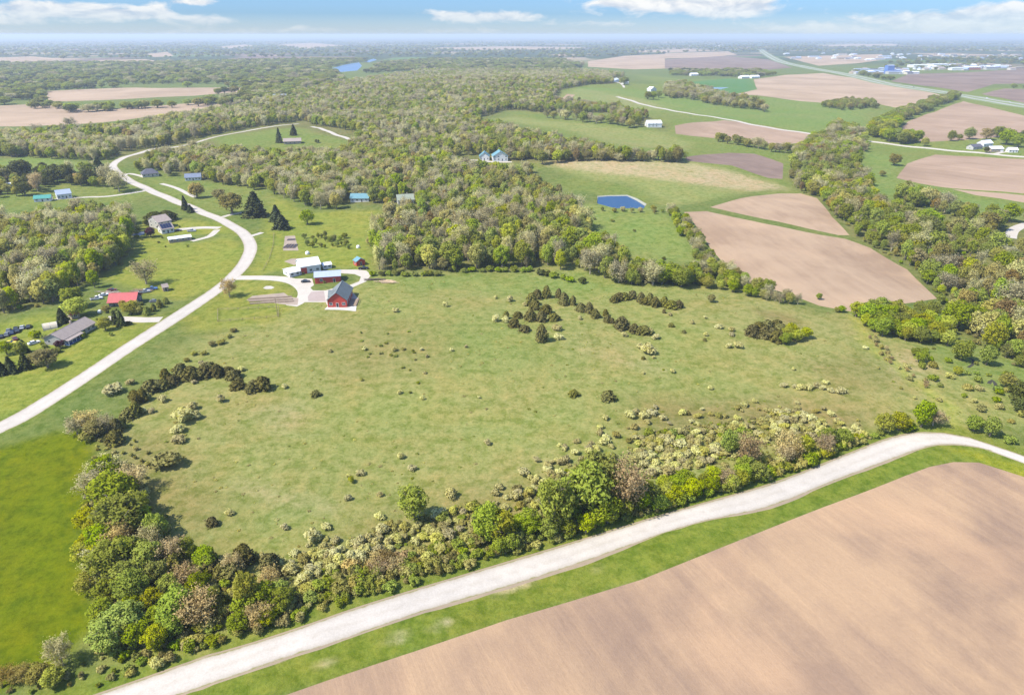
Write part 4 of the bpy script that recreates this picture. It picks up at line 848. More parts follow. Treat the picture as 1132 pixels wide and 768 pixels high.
for r in range(3):
    for i in range(8): at('leafy_tree','green',337+i*6.3+r*2+random.uniform(-2.6,2.6),262+r*5+random.uniform(-2.2,2.2)+i*.3,random.uniform(3.5,8),random.uniform(4,8),'in the little orchard behind the farmstead')
for i in range(26): at('green_shrub',random.choice(['green','bright','dark']),412+i*9.2+random.uniform(-3,3),304-(3.5 if 8<i<20 else 0)+max(0,(i-20)*1.6)+random.uniform(-1,1),random.uniform(8,13),random.uniform(6,9),'at the foot of the wood along the pasture')
for i in range(5): at('green_shrub','olive',random.uniform(376,500),random.uniform(385,425),random.uniform(3,6),random.uniform(2,4),'among the small dark bushes on the brown pasture')
for i in range(16): at('green_shrub',random.choice(['green','lime','green']),420+random.gauss(0,34),392+random.gauss(0,16),random.uniform(3,5.5),random.uniform(2,3.5),'among the small dark bushes on the brown pasture')
for t in np.linspace(0,1,9): at('green_shrub','olive',190+t*70+random.uniform(-4,4),412-t*46+random.uniform(-3,3),random.uniform(7,11),6,'in the ditch growth along the gravel road')
# ------------------------------------------------------------------ far woods (one mass)
FAR=[]
def farwood(poly,step,n_keep=1.0,seed=1,h=(10,15),avoid=True):
    q=len(P); scatter(poly,step,[('leafy_tree','green',6),('leafy_tree','olive',1.0),('leafy_tree','lime',1.5),('leafy_tree','dark',2),('budding_tree','grey',.8)],h,(1.3,2.1),'far',seed=seed,margin=6,edge=step,avoid=avoid)
    rng=np.random.default_rng(seed+99); new=P[q:]; del P[q:]
    FAR.extend([t for t in new if rng.uniform()<n_keep])
farwood([(-150,140),(0,141),(77,140),(151,132),(262,117),(300,110),(390,90),(370,80),(250,96),(150,97),(50,96),(-150,100)],24,.9,41)
farwood([(-200,98),(60,97),(160,94),(280,93),(390,86),(365,78),(420,66),(330,66),(150,70),(0,70),(-200,72)],34,.95,42)
farwood([(400,82),(480,78),(560,78),(640,77),(650,73),(620,66),(480,66),(420,70)],30,.9,43)
farwood([(30,116),(60,117),(75,119),(100,122),(120,119),(150,118),(200,117),(222,113),(270,107),(330,104),(330,112),(270,115),(225,118),(190,120.5),(150,121),(120,124.5),(85,126),(60,123),(30,121)],22,.85,44,avoid=False)
farwood([(735,79),(840,79),(858,83),(840,87),(800,85),(740,84)],24,.8,45)
farwood([(935,78),(1000,90),(975,90),(940,84)],26,.7,46)
farwood([(1100,104),(1110,97),(1132,93),(1200,90),(1200,97),(1130,100)],30,.9,47)
farwood([(960,72),(1000,67),(1080,64),(1250,62),(1250,70),(1100,73),(1010,80),(980,78)],45,.35,48)
farwood([(-200,66),(0,66),(300,64),(480,63),(640,65),(760,62),(840,58),(860,58),(980,58),(1250,58),(1250,54),(900,51),(600,51),(300,51),(-200,52)],85,.55,49,(12,17))
farwood([(-300,51),(1400,51),(1400,46.5),(-300,46.5)],190,.5,50,(13,18))
# ------------------------------------------------------------------ make the plants: the 280 largest of a kind as things, the rest as woods
for t in P:
    t['z']=float(terrain(t['x'],t['y'])); p=to_px([(t['x'],t['y'],t['z']+t['h']*.5)])[0]
    t['px'],t['py'],t['dep']=p; t['app']=math.sqrt(t['h']*t['w'])/t['dep']*FPX
    t['in']=(-25<p[0]<1157) and (-5<p[1]<790)
vis={}
for kind in SHAPES:
    L=sorted([t for t in P if t['kind']==kind and t['in']],key=lambda t:-(t['app']*(1.25 if t['hand'] else 1)))
    vis[kind]=L[:290]
    for t in L[:290]: t['thing']=True
KW=dict(leafy_tree='leafy tree',budding_tree='barely leafed tree',cedar_tree='dense cedar',spruce_tree='tall spruce',flowering_shrub='shrub',green_shrub='bush')
CATW=dict(leafy_tree='tree',budding_tree='tree',cedar_tree='tree',spruce_tree='tree',flowering_shrub='shrub',green_shrub='shrub')
ORD=['first','second','third','fourth','fifth','sixth','seventh','eighth','ninth','tenth','eleventh','twelfth','thirteenth','fourteenth','fifteenth','sixteenth','seventeenth','eighteenth','nineteenth','twentieth']+['twenty-'+q for q in ('first','second','third','fourth','fifth','sixth','seventh','eighth','ninth')]+['thirtieth']
things=[t for k in vis for t in vis[k]]
bykey={}
for t in things: bykey.setdefault((t['place'],t['kind'],t['col']),[]).append(t)
def clean(s): return ' '.join(s.split())
for (place,kind,col),L in bykey.items():
    base=f"{COLWORD[col]} {KW[kind]}"
    n=len(L)
    if n==1: L[0]['label']=f"{base} {place}"; continue
    # split into size classes first
    L.sort(key=lambda t:-t['h']*t['w'])
    if n>=3 and L[0]['h']*L[0]['w']>1.35*L[1]['h']*L[1]['w']:
        L[0]['label']=f"largest {base} {place}"; L=L[1:]; n-=1
    L.sort(key=lambda t:t['px'])
    if n==1: L[0]['label']=f"smaller {base} {place}"; continue
    if n<=2:
        L[0]['label']=f"left one of two {base}s {place}"; L[1]['label']=f"right one of two {base}s {place}"; continue
    rows=1 if n<=12 else int(math.ceil(n/11))
    L.sort(key=lambda t:-t['py']); per=int(math.ceil(n/rows)); rown={1:[''],2:['nearer','farther'],3:['nearest','middle','farthest']}.get(rows)
    if rown is None: rown=['nearest','second nearest','third nearest','fourth nearest','fifth nearest','sixth nearest','seventh nearest','eighth nearest','ninth nearest','tenth nearest','eleventh nearest','twelfth nearest','thirteenth nearest','fourteenth nearest'][:rows-1]+['farthest']
    for r in range(rows):
        S=sorted(L[r*per:(r+1)*per],key=lambda t:t['px']); m=len(S)
        for i,t in enumerate(S):
            o='leftmost' if i==0 else 'rightmost' if i==m-1 else ORD[i]+' from left'
            t['label']=clean(f"{base}, {o} {'in the '+rown[r]+' rank ' if rown[r] else 'of its sort '}{place}")
def short(s):
    w=s.split()
    for drop in ('the','of its sort'):
        if len(w)<=16: break
        if drop=='of its sort': s=' '.join(w).replace(' of its sort',''); w=s.split()
        else:
            w2=[x for x in w if x!='the']; w=w2
    return ' '.join(w[:16])
rngT=np.random.default_rng(77)
def setmat(o,m):
    o.material_slots[0].link='OBJECT'; o.material_slots[0].material=m
for t in things:
    sh=SHAPES[t['kind']]; tr,cr=sh[rngT.integers(len(sh))]; h0,w0=NOM[t['kind']]
    rz=rngT.uniform(0,6.28); sc=(t['w']/w0,t['w']/w0*rngT.uniform(.9,1.12),t['h']/h0)
    if t['kind'] in SINGLE:
        o=link(t['kind'],cr); o.location=(t['x'],t['y'],t['z']); o.rotation_euler=(0,0,rz); o.scale=sc; setmat(o,LM[t['col']]); root=o
    else:
        root=empty(t['kind'],(t['x'],t['y'],t['z']),rz); root.scale=sc
        link('trunk',tr,None,root); c=link('crown',cr,None,root); setmat(c,LM[t['col']])
    tag(root,short(t['label']),CATW[t['kind']],f"{KW[t['kind']]}s {t['place']}" if len(bykey[(t['place'],t['kind'],t['col'])])>1 else None)
# masses: geometry nodes put one of the plant shapes on every point
hidden={}
def proto(kind,i,col):
    k=(kind,i,col)
    if k not in hidden:
        tr,cr=SHAPES[kind][i]
        a=np.empty(len(tr.vertices)*3,np.float32); tr.vertices.foreach_get('co',a); b=np.empty(len(cr.vertices)*3,np.float32); cr.vertices.foreach_get('co',b)
        fa=np.empty(len(tr.loops),np.int32); tr.loops.foreach_get('vertex_index',fa); fb=np.empty(len(cr.loops),np.int32); cr.loops.foreach_get('vertex_index',fb)
        V=np.concatenate([a.reshape(-1,3),b.reshape(-1,3)]); F=np.concatenate([fa.reshape(-1,4),fb.reshape(-1,4)+len(a)//3])
        nb=np.empty(len(cr.loops)*3,np.float32); cr.corner_normals.foreach_get('vector',nb); nb=nb.reshape(-1,3)
        nv_=np.zeros((len(b)//3,3),np.float32); nv_[fb]=nb; na=np.empty(len(tr.vertices)*3,np.float32); tr.vertex_normals.foreach_get('vector',na)
        me=npmesh('wood_tree',V,F,None,True,[bark_grey if kind=='budding_tree' else bark,LM[col]],np.r_[np.zeros(len(fa)//4),np.ones(len(fb)//4)],np.concatenate([na.reshape(-1,3),nv_]))
        hidden[k]=bpy.data.objects.new('wood_tree_shape',me)
    return hidden[k]
def mass(name,items,label=None):
    if not items: return
    combos=sorted({(t['kind'],i,t['col']) for t in items for i in range(len(SHAPES[t['kind']]))})
    cid={c:i for i,c in enumerate(combos)}
    me=bpy.data.meshes.new(name); me.from_pydata([(t['x'],t['y'],t.get('z',float(terrain(t['x'],t['y'])))) for t in items],[],[])
    idx=[];sc=[];rot=[]
    for t in items:
        i=int(rngT.integers(len(SHAPES[t['kind']]))); idx.append(cid[(t['kind'],i,t['col'])]); h0,w0=NOM[t['kind']]
        sc+= [t['w']/w0,t['w']/w0*rngT.uniform(.9,1.12),t['h']/h0]; rot+=[0,0,rngT.uniform(0,6.28)]
    a=me.attributes.new('shape','INT','POINT'); a.data.foreach_set('value',idx)
    a=me.attributes.new('size','FLOAT_VECTOR','POINT'); a.data.foreach_set('vector',sc)
    a=me.attributes.new('turn','FLOAT_VECTOR','POINT'); a.data.foreach_set('vector',rot)
    o=link(name,me); o['kind']='stuff'
    ng=bpy.data.node_groups.new(name,'GeometryNodeTree')
    ng.interface.new_socket('Geometry',in_out='INPUT',socket_type='NodeSocketGeometry'); ng.interface.new_socket('Geometry',in_out='OUTPUT',socket_type='NodeSocketGeometry')
    gi=ng.nodes.new('NodeGroupInput'); go=ng.nodes.new('NodeGroupOutput')
    ins=ng.nodes.new('GeometryNodeInstanceOnPoints'); join=ng.nodes.new('GeometryNodeGeometryToInstance')
    for c in reversed(combos):
        oi=ng.nodes.new('GeometryNodeObjectInfo'); oi.inputs['Object'].default_value=proto(*c); oi.inputs['As Instance'].default_value=False
        ng.links.new(oi.outputs['Geometry'],join.inputs[0])
    def attr(n,ty):
        q=ng.nodes.new('GeometryNodeInputNamedAttribute'); q.data_type=ty; q.inputs['Name'].default_value=n; return q.outputs['Attribute']
    ins.inputs['Pick Instance'].default_value=True
    ng.links.new(gi.outputs[0],ins.inputs['Points']); ng.links.new(join.outputs[0],ins.inputs['Instance'])
    ng.links.new(attr('shape','INT'),ins.inputs['Instance Index']); ng.links.new(attr('size','FLOAT_VECTOR'),ins.inputs['Scale'])
    er=ng.nodes.new('FunctionNodeEulerToRotation'); ng.links.new(attr('turn','FLOAT_VECTOR'),er.inputs[0]); ng.links.new(er.outputs[0],ins.inputs['Rotation'])
    ng.links.new(ins.outputs[0],go.inputs[0])
    md=o.modifiers.new('plants','NODES'); md.node_group=ng
    return o
rest=[t for t in P if not t.get('thing')]
mass('woodland',[t for t in rest if t['kind']=='leafy_tree'])
mass('bare_woodland',[t for t in rest if t['kind']=='budding_tree'])
mass('cedar_thicket',[t for t in rest if t['kind'] in('cedar_tree','spruce_tree')])
mass('shrubbery',[t for t in rest if t['kind'] in SINGLE])
mass('distant_forest',FAR)
# undergrowth fills the floor of the foreground hedges; weeds roughen the meadow
UG=[]
def under(poly,step,cols,hr,seed,wr=(.9,1.5)):
    q=len(P); scatter(poly,step,[('green_shrub',c,1) for c in cols],hr,wr,'u',seed=seed,margin=2.0); UG.extend(P[q:]); del P[q:]
under([(92,545),(150,535),(175,570),(200,600),(240,625),(330,650),(420,620),(540,590),(620,572),(700,545),(880,500),(975,478),(985,483),(930,502),(840,535),(690,580),(560,618),(408,664),(280,706),(190,735),(140,750),(112,720),(104,650)],2.2,['lime','olive','sage','bright','lime','sage'],(1.2,2.9),61)
under([(100,480),(130,470),(165,500),(170,540),(110,545)],3.2,['olive','sage'],(.8,1.6),62)
under([(60,750),(110,720),(150,752),(100,760),(0,768),(0,752)],2.8,['green','sage','olive'],(.8,1.8),63)
under(WOOD_R,8,['green','bright','olive'],(1.5,3),64); under(WOOD_L,7,['green','bright','olive'],(1.5,3),65)
under([(700,480),(760,470),(830,462),(880,452),(915,470),(950,480),(900,495),(780,518),(720,530),(690,510)],1.9,['sage','lime','sage','olive'],(.35,1.0),66,(1.4,2.4))
under([(300,630),(350,606),(420,582),(520,556),(570,560),(640,505),(690,510),(640,545),(560,590),(420,615),(330,650)],1.9,['sage','lime','sage','olive'],(.35,1.0),67,(1.4,2.4))
mass('undergrowth',UG)
WD=[]
q=len(P)
scatter([(210,380),(300,345),(420,305),(640,302),(760,320),(900,345),(1000,350),(1132,420),(1132,480),(1024,470),(688,575),(400,660),(180,690),(180,560),(150,470)],3.4,[('green_shrub','sage',3),('green_shrub','lime',2),('flowering_shrub','sage',1.5)],(.12,.30),(1.4,2.6),'w',seed=70,jit=.5)
rw=np.random.default_rng(5)
for t in P[q:]:
    d=.5+.5*math.sin(t['x']/23+1)*math.sin(t['y']/31)+.3*math.sin(t['x']/7-t['y']/9)
    if rw.uniform()<.16*max(.1,d)*(1.6 if t['y']<260 else 1):
        s=rw.uniform(.5,1)**2*1.5; t['h']*=s; t['w']*=s; WD.append(t)
del P[q:]
mass('weeds',WD)
print('plants',{k:sum(1 for t in P if t['kind']==k) for k in SHAPES},'things',len(things),'far',len(FAR),'under',len(UG),'weeds',len(WD))
# ------------------------------------------------------------------ buildings
def box(bm, x0,y0,z0,x1,y1,z1):
    v=[bm.verts.new(p) for p in ((x0,y0,z0),(x1,y0,z0),(x1,y1,z0),(x0,y1,z0),(x0,y0,z1),(x1,y0,z1),(x1,y1,z1),(x0,y1,z1))]
    for f in ((3,2,1,0),(4,5,6,7),(0,1,5,4),(1,2,6,5),(2,3,7,6),(3,0,4,7)): bm.faces.new([v[i] for i in f])
def solid(bm, pts, faces):
    v=[bm.verts.new(p) for p in pts]
    for f in faces: bm.faces.new([v[i] for i in f])
def part(name, bm, mat, parent, bevel=0):
    bmesh.ops.recalc_face_normals(bm, faces=bm.faces)
    if bevel: bmesh.ops.bevel(bm, geom=list(bm.edges), offset=bevel, segments=1, affect='EDGES', clamp_overlap=True)
    me=bpy.data.meshes.new(name); bm.to_mesh(me); bm.free()
    return link(name, me, mat, parent)
white_wall=ribbed('white_siding',(.62,.62,.60),8,2,.06); cream_wall=ribbed('cream_siding',(.52,.48,.40),8,2,.08); grey_wall=ribbed('grey_siding',(.42,.41,.38),8,2,.08)
red_wall=ribbed('red_boards',(.43,.06,.045),4,0,.15); blue_wall=ribbed('slate_blue_boards',(.045,.06,.10),5,0,.12); tan_wall=ribbed('tan_siding',(.36,.29,.21),8,2,.08)
grey_shingle=ribbed('grey_shingles',(.15,.172,.175),5,2,.18,.9); brown_shingle=ribbed('brown_grey_shingles',(.31,.255,.225),5,2,.15,.9); slate=ribbed('dark_slate_shingles',(.10,.10,.125),5,2,.2,.9)
white_metal=ribbed('white_metal_sheets',(.72,.73,.74),2.2,0,.05,.4); blue_metal=ribbed('pale_blue_metal_sheets',(.34,.39,.50),2.2,0,.06,.4); teal_metal=ribbed('teal_metal_sheets',(.06,.26,.22),2.2,0,.1,.45); tealgrey=ribbed('blue_green_metal_sheets',(.13,.26,.30),2.2,0,.1,.5)
red_metal=ribbed('red_metal_sheets',(.40,.075,.075),2.2,0,.12,.5); green_shingle=ribbed('green_grey_shingles',(.26,.29,.23),5,2,.15,.9)
trim=paint('white_trim',(.68,.68,.66),.06,2,.6); dark_trim=paint('dark_trim',(.05,.05,.055),.1,2,.6); concrete=paint('concrete',(.50,.48,.45),.12,1.2,.95,dirt=(.3,.28,.24))
wood_m=paint('weathered_wood',(.27,.20,.14),.25,3,.9,stretch=(1,6,6)); canvas=paint('beige_canvas',(.50,.44,.34),.08,1,.95); solar=ribbed('solar_cells',(.018,.028,.075),6,0,.1,.25)
glass,gnt,gb=newmat('window_glass'); gb.inputs['Base Color'].default_value=(.045,.06,.075,1); gb.inputs['Roughness'].default_value=.12; gb.inputs['Specular IOR Level'].default_value=.6
steel=paint('galvanised_steel',(.40,.41,.42),.1,3,.45,.4)
def building(name,label,A,B,D,eave,rise,wall,roof,cat='house',ridge='x',over=.45,hip=False,win=(3,2),door=True,garage=0,chimney=False,base=None,small=False,group=None,winmat=None,D_right=None):
    """A,B: foot of the wall that faces the camera (photo px, left to right); D: depth away from it in metres"""
    a,b=G(*A),G(*B); ex=(b-a); ex.z=0; L=ex.length; ex.normalize(); ey=Vector((-ex.y,ex.x,0))
    c=(a+b)/2+ey*(D/2); z=min(float(terrain(*(c+ex*s*L/2+ey*t*D/2)[:2])) for s in (-1,1) for t in (-1,1)); zt=max(float(terrain(*(c+ex*s*L/2+ey*t*D/2)[:2])) for s in (-1,1) for t in (-1,1))
    root=empty(name,(c.x,c.y,(z+zt)/2),math.atan2(ex.y,ex.x)); drop=(zt-z)/2+.4
    U,V=(L/2,D/2) if ridge=='x' else (D/2,L/2)
    m=(lambda u,v,zz:(u,v,zz)) if ridge=='x' else (lambda u,v,zz:(v,-u,zz))
    hr=U-V*.8 if hip else U
    bm=bmesh.new()
    if hip: solid(bm,[m(*p) for p in ((-U,-V,-drop),(U,-V,-drop),(U,V,-drop),(-U,V,-drop),(-U,-V,eave),(U,-V,eave),(U,V,eave),(-U,V,eave))],((3,2,1,0),(4,5,6,7),(0,1,5,4),(1,2,6,5),(2,3,7,6),(3,0,4,7)))
    else: solid(bm,[m(*p) for p in ((-U,-V,-drop),(U,-V,-drop),(U,V,-drop),(-U,V,-drop),(-U,-V,eave),(U,-V,eave),(U,V,eave),(-U,V,eave),(-U,0,eave+rise),(U,0,eave+rise))],((3,2,1,0),(0,1,5,4),(2,3,7,6),(4,5,9,8),(6,7,8,9),(1,2,6,9,5),(3,0,4,8,7)))
    part('wall',bm,wall,root)
    th=.16; k=rise/V; o=over; bm=bmesh.new()
    if hip:
        e=eave+.03-o*k; t0=eave+rise+.03
        P_=[(-U-o,-V-o,e),(U+o,-V-o,e),(U+o,V+o,e),(-U-o,V+o,e),(-hr,0,t0),(hr,0,t0)]
        solid(bm,[m(*p) for p in P_]+[m(p[0],p[1],p[2]+th) for p in P_],((6,7,11,10),(7,8,11),(8,9,10,11),(9,6,10),(3,2,1,0),(0,1,7,6),(1,2,8,7),(2,3,9,8),(3,0,6,9)))
    else:
        e=eave+.03-o*k; t0=eave+rise+.03
        Q=[(-V-o,e),(0,t0),(V+o,e),(V+o,e+th),(0,t0+th),(-V-o,e+th)]
        pts=[m(-U-o,v,zz) for v,zz in Q]+[m(U+o,v,zz) for v,zz in Q]
        solid(bm,pts,((0,1,7,6),(1,2,8,7),(2,3,9,8),(3,4,10,9),(4,5,11,10),(5,0,6,11),(0,5,4,1),(1,4,3,2),(6,7,10,11),(7,8,9,10)))
    rf=part('roof',bm,roof,root)
    if small: 
        tag(root,label,cat,group); return root
    if not hip:
        bm=bmesh.new()       # ridge cap and eaves boards
        P0=[m(s*(U+o+.01),-.14,t0+th-.02) for s in(-1,1)]; P1=[m(s*(U+o+.01),.14,t0+th-.02) for s in(-1,1)]; P2=[m(s*(U+o+.01),0,t0+th+.09) for s in(-1,1)]
        solid(bm,[P0[0],P1[0],P2[0],P0[1],P1[1],P2[1]],((0,1,2),(5,4,3),(0,2,5,3),(1,4,5,2),(0,3,4,1))); part('ridge_cap',bm,roof,rf)
    if chimney:
        bm=bmesh.new(); q=m(U*.3,V*.25,0); box(bm,q[0]-.4,q[1]-.35,eave,q[0]+.4,q[1]+.35,eave+rise+1.0); part('chimney',bm,tan_wall,rf,.03)
    hx,hy=L/2,D/2
    def opening(wallname,u,z0,w,h,kind):
        # plane axes of each wall: front faces -y, right faces +x, left faces -x
        if wallname=='front': T=lambda s,d,zz:(s,-hy-d,zz)
        elif wallname=='right': T=lambda s,d,zz:(hx+d,s,zz)
        else: T=lambda s,d,zz:(-hx-d,-s,zz)
        def bx(bm,s0,s1,d0,d1,za,zb):
            p=[T(s,d,zz) for zz in(za,zb) for s,d in((s0,d0),(s1,d0),(s1,d1),(s0,d1))]
            solid(bm,p,((3,2,1,0),(4,5,6,7),(0,1,5,4),(1,2,6,5),(2,3,7,6),(3,0,4,7)))
        bm=bmesh.new(); f=.10
        for s0,s1,za,zb in((u-w/2-f,u-w/2,z0-f,z0+h+f),(u+w/2,u+w/2+f,z0-f,z0+h+f),(u-w/2,u+w/2,z0+h,z0+h+f),(u-w/2,u+w/2,z0-f,z0)): bx(bm,s0,s1,-.02,.07,za,zb)
        if kind=='window':
            bx(bm,u-.03,u+.03,-.02,.05,z0,z0+h); fr=part('window',bm,winmat or trim,root); bm=bmesh.new(); bx(bm,u-w/2,u+w/2,-.03,.025,z0,z0+h); part('pane',bm,glass,fr)
        else:
            fr=part('garage_door' if kind=='garage' else 'door',bm,trim,root); bm=bmesh.new()
            n=4 if kind=='garage' else 2
            for i in range(n): bx(bm,u-w/2,u+w/2,-.03,.025+.012*(i%2),z0+h*i/n+.003,z0+h*(i+1)/n-.003)
            part('door_panel',bm,{'garage':trim,'barn':red_wall}.get(kind,dark_trim),fr); bm=bmesh.new(); bx(bm,u+w*.32,u+w*.36,.03,.08,z0+h*.45,z0+h*.55); part('handle',bm,steel,fr)
    nf,ns=win; wz=1.0 if eave<3.2 else 1.1
    slots=nf+(1 if door else 0)+(1 if garage else 0)
    for i in range(slots):
        u=-hx+L*(i+.5)/slots
        if garage and i==(slots-1 if garage==1 else 0): opening('front',u,.0,min(4.8,L/slots*.86),min(2.5 if garage==1 else 3.4,eave-.4),'garage' if garage==1 else 'barn')
        elif door and i==slots//2: opening('front',u,.05,1.0,2.05,'door')
        else:
            opening('front',u,wz,1.3,1.2,'window')
            if eave>4.4: opening('front',u,wz+2.5,1.3,1.2,'window')
    for wl in('right','left'):
        for i in range(ns):
            u=-hy+D*(i+.5)/max(1,ns); opening(wl,u,wz,1.2,1.2,'window')
            if eave>4.4: opening(wl,u,wz+2.5,1.2,1.2,'window')
    tag(root,label,cat,group)
    root['L'],root['D']=L,D
    return root
# the red farmstead
bh=building('barn_house','red barn house with grey shingled roof and dormer, nearest building of the farmstead',(362.7,340.1),(383.8,339.5),17,3.7,3.6,red_wall,grey_shingle,'house','y',.5,win=(2,4))
L_=bh['L']; bm=bmesh.new()     # the red dormer gable on the left slope
solid(bm,[(-L_/2+.4,-6.0,3.9),(-L_/2+.4,-1.0,3.9),(-L_/2+.4,-3.5,6.7),(-.6,-3.5,6.7),(-L_/2+2.2,-6.0,5.2),(-L_/2+2.2,-1.0,5.2),(-L_/2+.4,-6.0,4.7),(-L_/2+.4,-1.0,4.7)],((0,1,7,2,6),(6,2,3,4),(2,7,5,3),(0,6,4),(1,5,7),(0,4,3,5,1)))
dm=part('dormer',bm,red_wall,bh); bm=bmesh.new()
for s in(-1,1):
    p=[(-L_/2-.1,-3.5,6.95),(-.5,-3.5,6.95),(-L_/2+2.0,-3.5+s*2.9,5.0),(-L_/2-.1,-3.5+s*2.9,4.45)]
    solid(bm,p+[(x,y,z-.14) for x,y,z in p],((0,1,2,3),(7,6,5,4),(0,3,7,4),(1,5,6,2),(2,6,7,3),(0,4,5,1)))
part('dormer_roof',bm,grey_shingle,dm)
bm=bmesh.new(); hx=L_/2
box(bm,hx+.02,-7.5,-.6,hx+4.2,1.5,.45); part('deck',bm,wood_m,bh)
bm=bmesh.new()
for y in np.linspace(-7.4,1.4,6): box(bm,hx+4.05,y-.06,.45,hx+4.17,y+.06,1.45)
box(bm,hx+4.02,-7.5,1.45,hx+4.2,1.5,1.55); part('deck_railing',bm,wood_m,bh)
building('red_shed','long red shed with pale blue metal roof and white trim, middle of the farmstead',(348.6,314),(376.8,311.2),8,3.4,1.7,red_wall,blue_metal,'shed','x',.4,win=(1,0),door=True)
building('white_barn','white-roofed barn with one red sliding door, behind the long red shed',(333,303.5),(355,299.5),11,4.2,2.6,white_wall,white_metal,'barn','x',.4,win=(2,1),door=False,garage=2)
building('lean_to_shed','low white lean-to shed joined to the left end of the white barn',(320.5,307),(332.4,304),9,2.5,1.3,white_wall,white_metal,'shed','x',.3,win=(2,1),door=False)
building('white_shed','small low white shed between the white barn and the long red shed',(357.5,298),(367,296.5),5,2.2,.8,white_wall,white_metal,'shed','x',.3,win=(2,1),door=False)
building('garden_shed','tiny red garden shed with blue-green roof at the wood edge',(394.5,294.5),(404,292.5),4.2,2.6,1.5,red_wall,tealgrey,'shed','y',.3,win=(0,1),door=True)
# along the gravel road
rh=building('ranch_house','long grey ranch house with brown-grey shingle roof beside the gravel road',(71.5,382),(106,362.5),9.2,2.9,2.2,grey_wall,brown_shingle,'house','x',.6,win=(6,2),door=True,chimney=True)
L_=rh['L']; bm=bmesh.new(); box(bm,-L_/2+.2,-4.6-2.2,-.4,-L_/2+9,-4.62,.25); part('porch_deck',bm,paint('blue_deck',(.07,.14,.32),.1,2,.7),rh)
bm=bmesh.new()
for x in np.linspace(-L_/2+.4,-L_/2+8.8,5): box(bm,x-.07,-6.7,.25,x+.07,-6.56,2.15)
part('porch_post',bm,trim,rh)
bm=bmesh.new(); solid(bm,[(-L_/2,-7.0,2.15),(-L_/2+9.2,-7.0,2.15),(-L_/2+9.2,-5.2,2.5),(-L_/2,-5.2,2.5),(-L_/2,-7.0,2.27),(-L_/2+9.2,-7.0,2.27),(-L_/2+9.2,-5.2,2.62),(-L_/2,-5.2,2.62)],((3,2,1,0),(4,5,6,7),(0,1,5,4),(1,2,6,5),(2,3,7,6),(3,0,4,7))); part('porch_roof',bm,brown_shingle,rh)
building('red_roofed_house','low house with bright red metal roof and dark blue gable on the left',(121,339.6),(150.5,337.8),9,2.6,2.8,blue_wall,red_metal,'house','x',.6,win=(4,2),door=True)
building('tractor_shed','small open shed with red roof peeking from behind the ranch house',(80,353.5),(88.5,351),5,2.4,1.2,tan_wall,red_metal,'shed','x',.3,win=(1,0),door=False)
building('timber_shed','small weathered timber shed alone on the mown slope past the red-roofed house',(181,322.5),(187,321.5),4,2.2,1.2,wood_m,brown_shingle,'shed','x',.3,win=(0,0),door=True)
def tent(name,label,A,B,D,h,mat):
    a,b=G(*A),G(*B); ex=b-a; ex.z=0; L=ex.length; ex.normalize(); ey=Vector((-ex.y,ex.x,0)); c=(a+b)/2+ey*D/2
    root=empty(name,(c.x,c.y,float(terrain(c.x,c.y))),math.atan2(ex.y,ex.x)); bm=bmesh.new(); n=9; rr=[]
    for s in(-1,1): rr.append([(s*L/2,-D/2*math.cos(math.pi*i/(n-1)),h*math.sin(math.pi*i/(n-1))-.1) for i in range(n)])
    solid(bm,rr[0]+rr[1],[(i,i+1,n+i+1,n+i) for i in range(n-1)]+[tuple(range(n)),tuple(range(2*n-1,n-1,-1))]); part('cover',bm,mat,root)
    for s in(-1,0,1):
        bm=bmesh.new(); pts=[(s*(L/2-.05),-(D/2+.05)*math.cos(math.pi*i/(n-1)),(h+.05)*math.sin(math.pi*i/(n-1))-.1) for i in range(n)]
        v,f=tube(pts,[.06]*n,5); solid(bm,[tuple(p) for p in v],f); part('hoop',bm,steel,root)
    tag(root,label,'tent')
tent('canvas_shelter','beige rounded canvas shelter standing behind the ranch house',(48,366),(64,362.5),5,2.6,canvas)
building('gabled_house','tall grey gabled house beside the dark solar-roofed wing',(165.5,251),(176.5,254),9,5.2,3,grey_wall,brown_shingle,'house','y',.4,win=(2,2),door=False)
so_=building('solar_house','white wing with dark blue solar panels over its roof, next to the grey gabled house',(179.5,259),(193,256.5),8,3,2.6,white_wall,brown_shingle,'house','x',.4,win=(2,1),door=True)
L_=so_['L']; bm=bmesh.new(); k=2.6/4
def onroof(x,y,d): return (x,y,3+2.6+.22+ (y)*k+d)
for i in range(4):
    for j in range(2):
        x0=-L_/2+.5+i*(L_-1)/4; x1=x0+(L_-1)/4-.12; y0=-3.7+j*1.8; y1=y0+1.68
        p=[onroof(x0,y0,0),onroof(x1,y0,0),onroof(x1,y1,0),onroof(x0,y1,0)]; solid(bm,p+[(a,b,c+.07) for a,b,c in p],((3,2,1,0),(4,5,6,7),(0,1,5,4),(1,2,6,5),(2,3,7,6),(3,0,4,7)))
part('solar_panels',bm,solar,so_)
building('carport','long low carport with white metal roof in front of the solar-roofed wing',(187.5,269),(212,265.3),6,2.3,.8,tan_wall,white_metal,'shed','x',.4,win=(4,1),door=False)
building('teal_garage','white garage under a bright teal metal roof on the left lawn',(38,223.5),(56.5,222.6),7,2.6,2.0,white_wall,teal_metal,'shed','x',.4,win=(2,1),door=True)
building('white_cottage','white two-gabled cottage right of the teal-roofed garage',(64,220.5),(80,218.8),9,3.8,2.8,white_wall,blue_metal,'house','x',.4,win=(3,2),door=True)
building('small_white_shed','small white shed half hidden in dark trees at the far left',(6,207),(14,206.5),4,2.4,.8,white_wall,white_metal,'shed','x',.3,win=(1,0),door=False)
building('pale_trailer','pale flat-roofed trailer among dark trees behind the teal garage',(35,199.3),(46,199),3.5,2.6,.5,cream_wall,cream_wall,'trailer','x',.2,win=(3,1),door=True)
